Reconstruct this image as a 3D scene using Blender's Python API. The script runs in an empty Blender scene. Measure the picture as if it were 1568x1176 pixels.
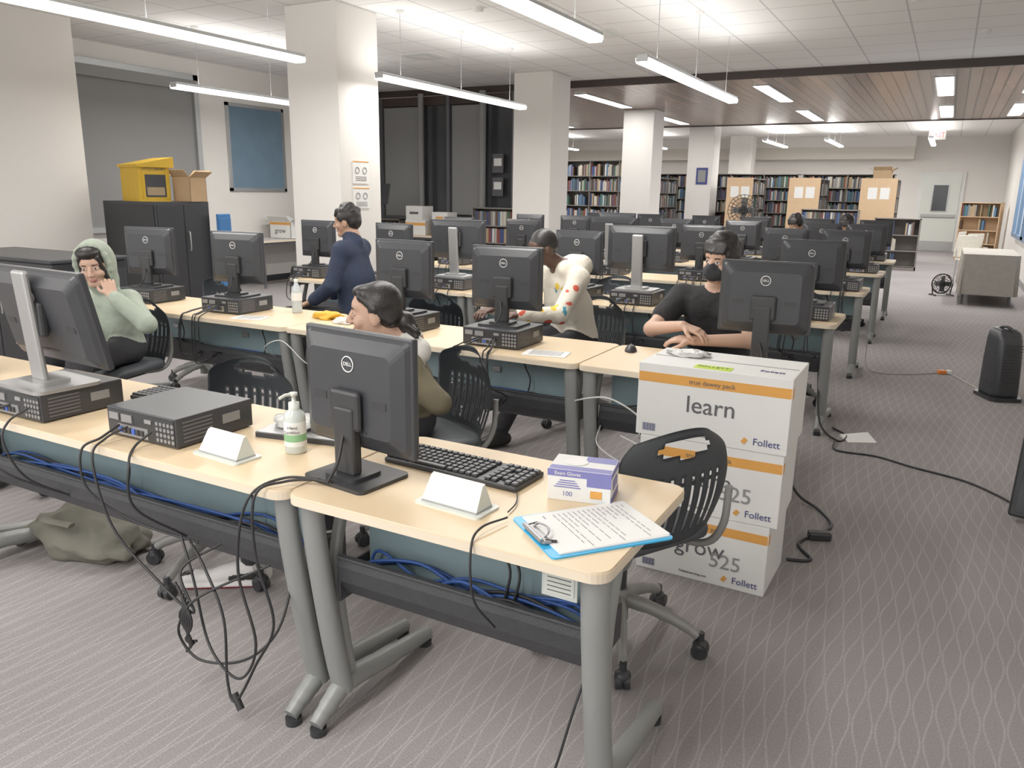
import bpy, bmesh, math, random
import numpy as np
from mathutils import Vector, Matrix, Euler, noise
random.seed(7)
SC=bpy.context.scene
COL=SC.collection
SC.view_settings.view_transform='Standard'
SC.view_settings.look='None'
SC.view_settings.exposure=0.48
SC.view_settings.gamma=1.10

# ------------------------------------------------------------------ materials
MATS={}
def mat(name,col,rough=0.5,metal=0.0,var=0.08,scale=12.0,bump=0.0,emit=0.0,bscale=None,spec=0.5):
    if name in MATS: return MATS[name]
    m=bpy.data.materials.new(name); m.use_nodes=True
    nt=m.node_tree; N=nt.nodes; L=nt.links
    b=N['Principled BSDF']
    b.inputs['Roughness'].default_value=rough
    b.inputs['Metallic'].default_value=metal
    b.inputs['Specular IOR Level'].default_value=spec
    tc=N.new('ShaderNodeTexCoord')
    no=N.new('ShaderNodeTexNoise'); no.inputs['Scale'].default_value=scale; no.inputs['Detail'].default_value=3
    L.new(tc.outputs['Object'],no.inputs['Vector'])
    mx=N.new('ShaderNodeMix'); mx.data_type='RGBA'
    mx.inputs['A'].default_value=(*[c*(1-var) for c in col],1)
    mx.inputs['B'].default_value=(*[min(1,c*(1+var)) for c in col],1)
    L.new(no.outputs['Fac'],mx.inputs['Factor'])
    L.new(mx.outputs['Result'],b.inputs['Base Color'])
    if bump>0:
        n2=N.new('ShaderNodeTexNoise'); n2.inputs['Scale'].default_value=bscale or scale*3
        L.new(tc.outputs['Object'],n2.inputs['Vector'])
        bp=N.new('ShaderNodeBump'); bp.inputs['Strength'].default_value=bump; bp.inputs['Distance'].default_value=0.02
        L.new(n2.outputs['Fac'],bp.inputs['Height']); L.new(bp.outputs['Normal'],b.inputs['Normal'])
    if emit>0:
        b.inputs['Emission Color'].default_value=(*col,1); b.inputs['Emission Strength'].default_value=emit
    MATS[name]=m; return m

def carpet():
    m=bpy.data.materials.new('carpet_wavy'); m.use_nodes=True
    nt=m.node_tree; N=nt.nodes; L=nt.links; b=N['Principled BSDF']; b.inputs['Roughness'].default_value=0.95
    b.inputs['Specular IOR Level'].default_value=0.1
    tc=N.new('ShaderNodeTexCoord'); sp=N.new('ShaderNodeSeparateXYZ'); L.new(tc.outputs['Object'],sp.inputs[0])
    def M(op,a,bb=None,c=None):
        n=N.new('ShaderNodeMath'); n.operation=op
        for i,v in enumerate((a,bb,c)):
            if v is None: continue
            if isinstance(v,(int,float)): n.inputs[i].default_value=v
            else: L.new(v,n.inputs[i])
        return n.outputs[0]
    X=sp.outputs['X']; Y=sp.outputs['Y']
    s=M('MULTIPLY',M('SINE',M('MULTIPLY',Y,2*math.pi/0.36)),0.011)
    s2=M('MULTIPLY',M('SINE',M('MULTIPLY',Y,2*math.pi/1.9)),0.02)
    base=M('ADD',X,s2)
    def line(off,sgn,wd,per):
        xx=M('ADD',M('ADD',base,off),M('MULTIPLY',s,sgn))
        fr=M('FRACT',M('DIVIDE',xx,per))
        d=M('ABSOLUTE',M('SUBTRACT',fr,0.5))
        mr=N.new('ShaderNodeMapRange'); mr.interpolation_type='SMOOTHSTEP'
        mr.inputs['From Min'].default_value=0.0; mr.inputs['From Max'].default_value=wd
        mr.inputs['To Min'].default_value=1; mr.inputs['To Max'].default_value=0
        L.new(d,mr.inputs['Value']); return mr.outputs['Result']
    l=M('MAXIMUM',line(0,1,0.085,.062),line(0.031,-1,0.085,.062))
    n1=N.new('ShaderNodeTexNoise'); n1.inputs['Scale'].default_value=170; n1.inputs['Detail'].default_value=4
    L.new(tc.outputs['Object'],n1.inputs['Vector'])
    n2=N.new('ShaderNodeTexNoise'); n2.inputs['Scale'].default_value=1.1
    L.new(tc.outputs['Object'],n2.inputs['Vector'])
    n3=N.new('ShaderNodeTexNoise'); n3.inputs['Scale'].default_value=7
    L.new(tc.outputs['Object'],n3.inputs['Vector'])
    mx=N.new('ShaderNodeMix'); mx.data_type='RGBA'
    mx.inputs['A'].default_value=(0.275,0.255,0.253,1); mx.inputs['B'].default_value=(0.44,0.418,0.412,1)
    fac=M('MULTIPLY',M('MULTIPLY',l,M('ADD',M('MULTIPLY',n1.outputs['Fac'],0.9),0.1)),M('ADD',M('MULTIPLY',n3.outputs['Fac'],0.9),0.4))
    L.new(fac,mx.inputs['Factor'])
    m2=N.new('ShaderNodeMix'); m2.data_type='RGBA'; m2.blend_type='MULTIPLY'; m2.inputs['Factor'].default_value=1
    L.new(mx.outputs['Result'],m2.inputs['A'])
    v=M('ADD',M('MULTIPLY',n1.outputs['Fac'],0.7),M('MULTIPLY',n2.outputs['Fac'],0.3)); v=M('ADD',v,0.5)
    L.new(v,m2.inputs['B']); L.new(m2.outputs['Result'],b.inputs['Base Color'])
    bp=N.new('ShaderNodeBump'); bp.inputs['Strength'].default_value=0.3; bp.inputs['Distance'].default_value=0.005
    L.new(n1.outputs['Fac'],bp.inputs['Height']); L.new(bp.outputs['Normal'],b.inputs['Normal'])
    return m

def gridmat(name,col,linecol,sx,sy,w,rough=0.8,metal=0,offx=0,offy=0,spec=0.5,stripvar=0.0):
    m=bpy.data.materials.new(name); m.use_nodes=True
    nt=m.node_tree; N=nt.nodes; L=nt.links; b=N['Principled BSDF']; b.inputs['Roughness'].default_value=rough
    b.inputs['Metallic'].default_value=metal; b.inputs['Specular IOR Level'].default_value=spec
    tc=N.new('ShaderNodeTexCoord'); sp=N.new('ShaderNodeSeparateXYZ'); L.new(tc.outputs['Object'],sp.inputs[0])
    def M(op,a,bb=None):
        n=N.new('ShaderNodeMath'); n.operation=op
        for i,v in enumerate((a,bb)):
            if v is None: continue
            if isinstance(v,(int,float)): n.inputs[i].default_value=v
            else: L.new(v,n.inputs[i])
        return n.outputs[0]
    outs=[]
    for o,s,off in ((sp.outputs['X'],sx,offx),(sp.outputs['Y'],sy,offy)):
        if not s: continue
        fr=M('FRACT',M('DIVIDE',M('ADD',o,off+100*s),s)); outs.append(M('LESS_THAN',fr,w/s))
    l=outs[0] if len(outs)==1 else M('MAXIMUM',outs[0],outs[1])
    no=N.new('ShaderNodeTexNoise'); no.inputs['Scale'].default_value=90; L.new(tc.outputs['Object'],no.inputs['Vector'])
    base=N.new('ShaderNodeMix'); base.data_type='RGBA'
    base.inputs['A'].default_value=(*[c*0.93 for c in col],1); base.inputs['B'].default_value=(*[min(1,c*1.05) for c in col],1)
    if stripvar:
        wn=N.new('ShaderNodeTexWhiteNoise'); wn.noise_dimensions='1D'
        L.new(M('FLOOR',M('DIVIDE',sp.outputs['X'],sx)),wn.inputs['W'])
        base.inputs['A'].default_value=(*[c*(1-stripvar) for c in col],1); base.inputs['B'].default_value=(*[c*(1+stripvar) for c in col],1)
        L.new(wn.outputs['Value'],base.inputs['Factor'])
    else: L.new(no.outputs['Fac'],base.inputs['Factor'])
    mx=N.new('ShaderNodeMix'); mx.data_type='RGBA'; L.new(l,mx.inputs['Factor'])
    L.new(base.outputs['Result'],mx.inputs['A']); mx.inputs['B'].default_value=(*linecol,1)
    L.new(mx.outputs['Result'],b.inputs['Base Color'])
    return m

WHITE=mat('wall_paint',(0.75,0.725,0.69),0.75,var=0.02,scale=3,bump=0.02,bscale=200)
WALLG=mat('wall_paint_far',(0.64,0.60,0.54),0.8,var=0.02,scale=3)
MAPLE=mat('maple_laminate',(0.70,0.54,0.345),0.38,var=0.04,scale=6)
EDGE=mat('maple_edge',(0.72,0.62,0.48),0.5,var=0.03)
LEG=mat('desk_leg_grey',(0.27,0.28,0.275),0.45,0.2,var=0.05)
TEAL=mat('modesty_panel',(0.24,0.33,0.36),0.35,var=0.08,scale=3)
BLK=mat('black_plastic',(0.028,0.029,0.032),0.42,var=0.15,scale=30)
BLK2=mat('black_satin',(0.036,0.038,0.044),0.36,var=0.12,scale=8,bump=0.05,bscale=500)
TRAY=mat('cable_tray',(0.035,0.037,0.042),0.5,var=0.2,scale=60,bump=0.2,bscale=300)
SCR=mat('screen_glass',(0.015,0.017,0.02),0.15)
SILV=mat('silver_plastic',(0.42,0.42,0.42),0.35,0.6,var=0.04)
PORT=mat('port_metal',(0.35,0.35,0.36),0.4,0.7)
PBLUE=mat('port_blue',(0.05,0.12,0.5),0.5)
LOGO=mat('logo_white',(0.85,0.85,0.85),0.5)
CHAIR=mat('chair_plastic',(0.06,0.067,0.075),0.55,var=0.1)
CHAIRB=mat('chair_base_grey',(0.27,0.27,0.26),0.45,0.2)
CARD=mat('white_card',(0.74,0.74,0.72),0.7,var=0.03)
ORNG=mat('orange_print',(0.70,0.33,0.07),0.7)
INK=mat('print_ink',(0.10,0.10,0.11),0.7)
INKB=mat('print_navy',(0.05,0.06,0.2),0.7)
PAPER=mat('paper',(0.78,0.78,0.76),0.8,var=0.02)
CBLUE=mat('clipboard_blue',(0.03,0.38,0.70),0.35)
PURP=mat('glove_box_violet',(0.17,0.17,0.42),0.5)
WPL=mat('white_plastic',(0.66,0.69,0.64),0.35,var=0.02)
CABLE=mat('cable_black',(0.018,0.018,0.02),0.5)
CABW=mat('cable_white',(0.6,0.6,0.58),0.5)
CABB=mat('cable_blue',(0.03,0.09,0.33),0.5)
GLOW=mat('lamp_diffuser',(1,0.98,0.94),0.5,emit=4.0,var=0)
YEL=mat('yellow_box',(0.66,0.41,0.03),0.6)
KRAFT=mat('kraft_cardboard',(0.50,0.34,0.19),0.8)
TAN=mat('tan_panel',(0.62,0.43,0.26),0.7)
GREYW=mat('shade_grey',(0.25,0.25,0.25),0.8,var=0.04,scale=2)
DGLASS=mat('dark_glass',(0.05,0.053,0.06),0.12,var=0.2,scale=2)
MULL=mat('mullion',(0.14,0.14,0.15),0.5,0.3)
BOARD=mat('blue_paper_board',(0.14,0.22,0.30),0.75,var=0.15,scale=4,bump=0.25,bscale=7)
ALU=mat('aluminium',(0.5,0.51,0.51),0.35,0.7)
SKINL=mat('skin_light',(0.54,0.34,0.25),0.55,var=0.05)
SKINM=mat('skin_medium',(0.42,0.25,0.17),0.55,var=0.06)
SKIND=mat('skin_dark',(0.10,0.05,0.035),0.5,var=0.08)
HAIR=mat('hair_black',(0.016,0.014,0.014),0.42,var=0.4,scale=60,bump=0.12,bscale=90)
LIP=mat('lips',(0.38,0.17,0.14),0.5)
EYEW=mat('eye_white',(0.6,0.58,0.56),0.3)
IRIS=mat('eye_iris',(0.02,0.012,0.01),0.2)
BROW=mat('eyebrow',(0.09,0.055,0.04),0.8)
OLIVE=mat('olive_cloth',(0.14,0.12,0.075),0.9,bump=0.5,bscale=14)
WCLOTH=mat('white_cloth',(0.7,0.68,0.64),0.9,bump=0.4,bscale=14)
CREAM=mat('cream_cloth',(0.74,0.69,0.59),0.9,bump=0.6,bscale=14)
SAGE=mat('sage_cloth',(0.34,0.39,0.32),0.92,bump=0.6,bscale=14)
NAVY=mat('navy_cloth',(0.02,0.030,0.062),0.85,bump=0.5,bscale=14)
BTEE=mat('black_cloth',(0.02,0.02,0.022),0.9,bump=0.6,bscale=14)
MASKM=mat('face_mask',(0.028,0.03,0.036),0.8,bump=0.2,bscale=30)
PANTS=mat('dark_trousers',(0.03,0.03,0.035),0.9,bump=0.5,bscale=14)
SHOEW=mat('shoe_white',(0.72,0.7,0.68),0.5)
SHOER=mat('shoe_red_sole',(0.25,0.015,0.025),0.5)
SHOEB=mat('shoe_black',(0.02,0.02,0.02),0.5)
PR=mat('print_red',(.62,.10,.06),.9); PY=mat('print_yellow',(.75,.5,.06),.9); PB=mat('print_teal',(.06,.28,.38),.9)
BAGM=mat('olive_bag',(0.16,0.155,0.125),0.85,bump=0.7,bscale=12)
PLAS=mat('clear_plastic_bag',(0.58,0.58,0.56),0.25,bump=0.8,bscale=30)
BOOKS=[mat('book_%s'%n,c,0.7) for n,c in (('red',(.22,.06,.05)),('navy',(.05,.07,.18)),('white',(.6,.6,.56)),('black',(.04,.04,.04)),('green',(.06,.14,.1)),('tan',(.4,.3,.18)),('grey',(.25,.25,.26)),('blue',(.08,.17,.3)),('cream',(.5,.46,.38)),('brown',(.12,.07,.05)),('charcoal',(.07,.07,.08)))]
SHELF=mat('shelf_metal',(0.20,0.18,0.16),0.6)
CLOTHT=mat('tablecloth',(0.38,0.35,0.31),0.9,bump=0.6,bscale=6)

# ------------------------------------------------------------------ mesh builder
def spline(pts,n=8):
    P=[Vector(p) for p in pts]
    if len(P)<3: return P
    P=[P[0]*2-P[1]]+P+[P[-1]*2-P[-2]]; out=[]
    for i in range(1,len(P)-2):
        for k in range(n):
            t=k/n; a,b,c,d=P[i-1],P[i],P[i+1],P[i+2]
            out.append(0.5*((2*b)+(c-a)*t+(2*a-5*b+4*c-d)*t*t+(3*b-a-3*c+d)*t**3))
    out.append(P[-2]); return out

class MB:
    def __init__(s): s.v=[]; s.f=[]; s.m=[]; s.sm=[]; s.mats=[]; s.T=Matrix.Identity(4)
    def mi(s,m):
        if m not in s.mats: s.mats.append(m)
        return s.mats.index(m)
    def add(s,vs,fs,m,smooth=False,T=None):
        o=len(s.v); TT=s.T@T if T is not None else s.T
        s.v+= [tuple(TT@Vector(v)) for v in vs]; k=s.mi(m)
        for f in fs: s.f.append([o+i for i in f]); s.m.append(k); s.sm.append(smooth)
    def bm(s,b,m,smooth=False,T=None):
        b.verts.ensure_lookup_table(); b.verts.index_update()
        s.add([v.co.copy() for v in b.verts],[[v.index for v in f.verts] for f in b.faces],m,smooth,T); b.free()
    def box(s,c,d,m,bev=0,rot=None,seg=2):
        T=Matrix.Translation(c)
        if rot: T=T@Euler(rot).to_matrix().to_4x4()
        if bev<=0:
            x,y,z=d[0]/2,d[1]/2,d[2]/2
            vs=[(-x,-y,-z),(x,-y,-z),(x,y,-z),(-x,y,-z),(-x,-y,z),(x,-y,z),(x,y,z),(-x,y,z)]
            s.add(vs,[(0,3,2,1),(4,5,6,7),(0,1,5,4),(1,2,6,5),(2,3,7,6),(3,0,4,7)],m,False,T); return
        b=bmesh.new(); bmesh.ops.create_cube(b,size=1)
        for v in b.verts: v.co=Vector((v.co.x*d[0],v.co.y*d[1],v.co.z*d[2]))
        bmesh.ops.bevel(b,geom=b.edges[:],offset=min(bev,min(d)*0.49),segments=seg,profile=0.5,affect='EDGES')
        s.bm(b,m,False,T)
    def b2(s,lo,hi,m,bev=0):
        s.box([(a+b)/2 for a,b in zip(lo,hi)],[b-a for a,b in zip(lo,hi)],m,bev)
    def tube(s,pts,r,m,n=8,sx=1.0,cap=True):
        P=[Vector(p) for p in pts]; k=len(P)
        R=list(r) if isinstance(r,(list,tuple)) else [r]*k
        if len(R)!=k: R=[R[min(len(R)-1,int(i*len(R)/k))] for i in range(k)]
        vs=[];fs=[]; up=None
        for i in range(k):
            t=(P[min(i+1,k-1)]-P[max(i-1,0)]).normalized()
            if up is None:
                up=Vector((0,0,1)) if abs(t.z)<0.9 else Vector((1,0,0))
            u=(up-t*up.dot(t)).normalized(); w=t.cross(u); up=u
            for j in range(n):
                a=2*math.pi*j/n
                vs.append(P[i]+u*math.cos(a)*R[i]+w*math.sin(a)*R[i]*sx)
        for i in range(k-1):
            for j in range(n):
                fs.append((i*n+j,i*n+(j+1)%n,(i+1)*n+(j+1)%n,(i+1)*n+j))
        s.add(vs,fs,m,True)
        if cap:
            s.add(vs[:n],[tuple(range(n-1,-1,-1))],m); s.add(vs[-n:],[tuple(range(n))],m)
    def cyl(s,a,b,r1,m,r2=None,n=20): s.tube([a,b],[r1,r2 if r2 is not None else r1],m,n)
    def lathe(s,prof,c,m,n=24):
        vs=[];fs=[]
        for r,z in prof:
            for j in range(n):
                a=2*math.pi*j/n; vs.append((c[0]+r*math.cos(a),c[1]+r*math.sin(a),c[2]+z))
        for i in range(len(prof)-1):
            for j in range(n): fs.append((i*n+j,i*n+(j+1)%n,(i+1)*n+(j+1)%n,(i+1)*n+j))
        s.add(vs,fs,m,True)
    def prism(s,poly,z0,z1,m,me=None):
        n=len(poly); vs=[(x,y,z0) for x,y in poly]+[(x,y,z1) for x,y in poly]
        s.add(vs,[tuple(range(n-1,-1,-1)),tuple(range(n,2*n))],m)
        s.add(vs,[(i,(i+1)%n,n+(i+1)%n,n+i) for i in range(n)],me or m)
    def sweepx(s,prof,x0,x1,m,th=0.006):
        n=len(prof); q=[]
        for i in range(n):
            a=Vector(prof[max(i-1,0)]); b=Vector(prof[min(i+1,n-1)]); t=(b-a).normalized(); q.append((prof[i][0]-t.y*th,prof[i][1]+t.x*th))
        loop=list(prof)+q[::-1]; N=len(loop)
        vs=[(x0,y,z) for y,z in loop]+[(x1,y,z) for y,z in loop]
        s.add(vs,[(i,(i+1)%N,N+(i+1)%N,N+i) for i in range(N)],m,False)
        s.add(vs,[(i,i+1,N-2-i,N-1-i) for i in range(n-1)]+[(N+i,N+N-1-i,N+N-2-i,N+i+1) for i in range(n-1)],m)
    def text(s,txt,size,m,T,ext=0.0006,align='CENTER'):
        c=bpy.data.curves.new('t','FONT'); c.body=txt; c.size=size; c.extrude=ext; c.align_x=align; c.align_y='CENTER'; c.resolution_u=3
        o=bpy.data.objects.new('t',c); COL.objects.link(o)
        dg=bpy.context.evaluated_depsgraph_get(); me=o.evaluated_get(dg).to_mesh()
        vs=[v.co.copy() for v in me.vertices]; fs=[tuple(p.vertices) for p in me.polygons]
        s.add(vs,fs,m,False,T); o.evaluated_get(dg).to_mesh_clear()
        bpy.data.objects.remove(o); bpy.data.curves.remove(c)
    def mesh(s,name):
        me=bpy.data.meshes.new(name); me.from_pydata(s.v,[],s.f)
        for m in s.mats: me.materials.append(m)
        me.polygons.foreach_set('material_index',s.m); me.polygons.foreach_set('use_smooth',s.sm); me.update()
        return me
    def obj(s,name,loc=(0,0,0),rz=0):
        return place(s.mesh(name),name,loc,rz)
def place(me,name,loc=(0,0,0),rz=0,parent=None):
    o=bpy.data.objects.new(name,me); COL.objects.link(o); o.location=loc; o.rotation_euler=(0,0,rz)
    if parent: o.parent=parent
    return o
FRONT=Matrix.Rotation(math.pi/2,4,'X')
def Tm(x,y,z,R=FRONT): return Matrix.Translation((x,y,z))@R

# ------------------------------------------------------------------ room shell
XL,XR,YB,YF=-9.9,1.3,-3.2,27.0; XFL=-15.0; CZ=3.3
def slab(name,lo,hi,m,bev=0):
    b=MB(); c=[(a+d)/2 for a,d in zip(lo,hi)]; b.box((0,0,0),[d-a for a,d in zip(lo,hi)],m,bev); return b.obj(name,c)
fl=MB(); fl.b2((XFL,YB,-0.1),(XR+.2,YF+.2,0),carpet()); fl.obj('floor')
TILE=gridmat('ceiling_tiles',(0.83,0.825,0.81),(0.54,0.54,0.54),0.61,0.61,0.018,0.9)
c=MB(); c.b2((XL-.2,YB,CZ),(XR+.2,12.5,CZ+.12),TILE)
c.b2((XFL,20.3,CZ),(XR+.2,YF+.2,CZ+.12),TILE)
WOOD=gridmat('wood_slats',(0.235,0.150,0.112),(0.014,0.010,0.008),0.16,0,0.022,0.26,0,stripvar=0.25)
c.b2((XFL,12.5,3.2),(XR+.2,20.3,3.42),WOOD)
DK=mat('soffit_dark',(0.05,0.035,0.03),0.4)
c.b2((XFL,12.46,3.19),(XR+.2,12.5,3.31),DK); c.b2((XFL,20.3,3.18),(XR+.2,20.34,3.3),DK)
for (x,y) in ((-4.0,4.6),(-1.2,7.4),(-3.8,9.0),(-6.6,9.5),(-.3,4.9)):
    for k in range(3):
        h=0.27-k*0.08; c.box((x,y,CZ-0.004-k*0.003),(2*h,2*h,0.008),CARD if k!=1 else WPL)
for (x,y) in ((-2.9,6.2),(-.5,8.6),(-4.4,7.3),(-7,8),(0.1,10.5)):
    c.lathe([(0.0,-0.04),(0.05,-0.035),(0.055,-0.01),(0.06,0)],(x,y,CZ),CARD,12)
c.obj('ceiling')
slab('wall_left',(XL-.2,YB,0),(XL,12.5,CZ),WHITE)
slab('wall_pier_left',(XL+.001,3.2,0),(-8.8,5.87,CZ-.001),WHITE)
slab('wall_right',(XR,YB,0),(XR+.2,YF,CZ),WHITE)
slab('wall_far',(XFL,YF,0),(XR+.2,YF+.2,CZ),WHITE)
slab('wall_far_left',(XFL-.2,12.5,0),(XFL,YF+.2,CZ),WALLG)
b=MB(); b.b2((XFL,26.4,2.65),(-1.1,27,3.0),WALLG); b.b2((XFL,26.4,3.0),(-1.1,27,3.3),WHITE); b.obj('wall_soffit_far')
slab('baseboard_left',(XL,YB,0),(XL+.015,12.4,.1),BLK2)
slab('baseboard_right',(XR-.015,YB,0),(XR,YF,.1),GREYW)
slab('baseboard_far',(.31,YF-.015,0),(XR-.02,YF,.1),GREYW)
# partition storefront
b=MB()
b.b2((XL,12.50,0),(-6.1,12.6,3.17),DGLASS)
b.b2((-9.55,12.44,.05),(-8.75,12.5,3.0),GREYW)
b.b2((-8.05,12.46,1.1),(-7.45,12.5,3.0),GREYW)
for x in (-9.85,-9.6,-8.7,-8.1,-7.4,-6.75,-6.15): b.b2((x-.03,12.40,0),(x+.03,12.5,3.17),MULL)
for x,r in ((-9.75,.09),(-8.6,.05),(-7.3,.06)): b.cyl((x,12.28,0),(x,12.28,3.2),r,GREYW)
b.b2((XL,12.42,3.02),(-6.1,12.5,3.17),DK)
b.b2((XL,12.43,1.0),(-6.1,12.5,1.05),MULL)
b.obj('wall_partition_glazed')
for k,(x,z,w,h,m) in enumerate(((-7.05,2.0,.22,.32,INK),(-7.05,1.6,.22,.32,INK),(-6.5,1.75,.34,.3,OLIVE))):
    b=MB(); b.box((0,0,0),(w,.01,h),m); b.box((0,-.006,.02),(w*.7,.004,h*.4),PAPER); b.obj('wall_poster',(x,12.39,z))
# left window & notice board
b=MB(); b.b2((0,-1.15,-1.05),(.03,.95,1.0),GREYW)
for y0,y1,z0,z1 in ((-1.2,-1.12,-1.1,1.08),(.93,1.01,-1.1,1.08),(-1.2,1.01,1.0,1.08),(-1.2,1.01,-1.1,-1.03)): b.b2((0,y0,z0),(.09,y1,z1),ALU)
b.b2((0,-1.15,.86),(.12,.95,1.0),GREYW)
b.obj('window_1',(XL,7.4,2.0))
b=MB(); b.b2((0,-.56,-.62),(.02,.56,.62),BOARD)
for y0,y1,z0,z1 in ((-.6,-.55,-.66,.66),(.55,.6,-.66,.66),(-.6,.6,.61,.66),(-.6,.6,-.66,-.61)): b.b2((0,y0,z0),(.035,y1,z1),ALU)
b.obj('notice_board',(XL+.001,9.55,2.12))
# right windows
BLUEF=mat('blue_window_frame',(0.14,0.22,0.34),0.4); WGL=mat('window_daylight',(0.5,0.56,0.62),0.2,emit=0.3)
for k,y in enumerate((12.9,15.8,18.7)):
    b=MB(); b.b2((-.03,-1.2,-1.1),(-.005,1.2,1.1),WGL)
    for yy in (-1.2,0,1.2): b.b2((-.09,yy-.04,-1.15),(0,yy+.04,1.15),BLUEF)
    for zz in (-1.13,1.13): b.b2((-.09,-1.24,zz-.04),(0,1.24,zz+.04),BLUEF)
    b.obj('window_%d'%(k+2),(XR,y,1.95))
# columns
cw=0.66
for k,y in enumerate((6.42,11.3,16.06,20.8,25.2)):
    top=3.2 if k==2 else CZ
    b=MB(); b.box((0,0,top/2),(cw,cw,top),WHITE,0.012); b.box((0,0,.05),(cw+.02,cw+.02,.1),GREYW)
    b.obj('column',(-5.5-cw/2,y+cw/2,0))
for z0,z1 in ((1.57,1.80),(1.32,1.53)):
    b=MB(); b.b2((0,-.13,-(z1-z0)/2),(.006,.13,(z1-z0)/2),PAPER)
    b.b2((.006,-.13,(z1-z0)/2-.012),(.008,.13,(z1-z0)/2),ORNG)
    for yy in (-.06,.06): b.tube([(.008,yy+.032*math.cos(t*.5236),.02+.032*math.sin(t*.5236)) for t in range(13)],.003,INK,5,cap=False)
    for q in range(3): b.box((.007,0,-.045-.018*q),(.003,.18,.004),INK)
    b.obj('wall_sign',(-5.499,6.74,(z0+z1)/2))
b=MB(); b.box((0,0,0),(.3,.01,.42),INKB); b.box((0,-.006,0),(.2,.004,.3),GREYW); b.obj('wall_sign',(-5.75,20.79,2.0))
# exit door
b=MB(); b.b2((-.6,-.06,0),(.6,0,2.3),CARD); b.b2((-.5,-.085,.01),(.5,-.06,2.2),WPL)
b.b2((-.22,-.1,1.15),(.22,-.08,1.95),SILV); b.b2((-.19,-.105,1.18),(.19,-.1,1.92),DGLASS)
b.b2((-.45,-.15,1.0),(.45,-.085,1.08),SILV); b.b2((-.5,-.09,.01),(.5,-.086,.3),ALU)
b.obj('door_1',(-.3,YF-.001,0))
RED=mat('exit_red',(0.9,0.08,0.08),0.5,emit=0.8)
b=MB(); b.box((0,0,0),(.38,.05,.22),CARD,.01); b.text('EXIT',.17,RED,Tm(0,-.027,0),.002); b.cyl((0,0,.11),(0,0,.25),.012,ALU); b.obj('exit_sign',(-.5,22.8,3.05))

# ------------------------------------------------------------------ lights
def arealight(name,loc,sx,sy,power,up=False,parent=None,col=(1,.972,.935)):
    l=bpy.data.lights.new(name,'AREA'); l.shape='RECTANGLE'; l.size=sx; l.size_y=sy; l.energy=power; l.color=col
    o=bpy.data.objects.new(name,l); COL.objects.link(o); o.location=loc
    if up: o.rotation_euler=(math.pi,0,0)
    if parent: o.parent=parent
    return o
def pendant(x,y0,y1,z=2.6,pd=36,pu=11):
    L=y1-y0; b=MB()
    b.box((0,0,.03),(.11,L,.06),ALU,.008); b.box((0,0,-.006),(.10,L-.01,.014),GLOW)
    for s in (-1,1): b.box((s*.0565,0,.015),(.003,L-.01,.03),GLOW)
    for yy in (-L*.38,0,L*.38):
        b.cyl((0,yy,.06),(0,yy,CZ-z),.003,ALU,n=6); b.lathe([(.0,-.03),(.04,-.025),(.045,0)],(0,yy,CZ-z),CARD,12)
    o=b.obj('pendant_light',(x,(y0+y1)/2,z))
    arealight('lamp_down',(0,0,-.02),.09,L*.98,pd,False,o); arealight('lamp_up',(0,0,.075),.09,L*.98,pu,True,o)
for x,y0,y1 in ((-7.87,6.4,9.4),(-5.2,2.5,5.6),(-5.2,6.7,9.8),(-2.45,2.5,5.75),(-2.45,6.75,10.0)): pendant(x,y0,y1)
for x in (-7.0,-4.2,-1.4): pendant(x,-2.4,.8,pd=44,pu=18)  # unseen pendants added behind the camera to lift and even out ambient light
for x in (-5.93,-2.85,-.3,.9,-9,-12):
    for y0,y1 in ((13.3,15.6),(17.3,19.6)):
        b=MB(); b.box((0,0,0),(.22,y1-y0,.012),GLOW); b.box((0,0,.003),(.26,y1-y0+.04,.01),CARD)
        o=b.obj('recessed_light',(x,(y0+y1)/2,3.191)); arealight('lamp_down',(0,0,-.012),.2,y1-y0,34,False,o)
for x in (-11,-8,-4.4,-2.9,-.6): pendant(x,21.6,24.6,2.9,42,16)
w=bpy.data.worlds.new('world'); SC.world=w; w.use_nodes=True
w.node_tree.nodes['Background'].inputs[0].default_value=(1,.985,.96,1); w.node_tree.nodes['Background'].inputs[1].default_value=1.15

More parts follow.
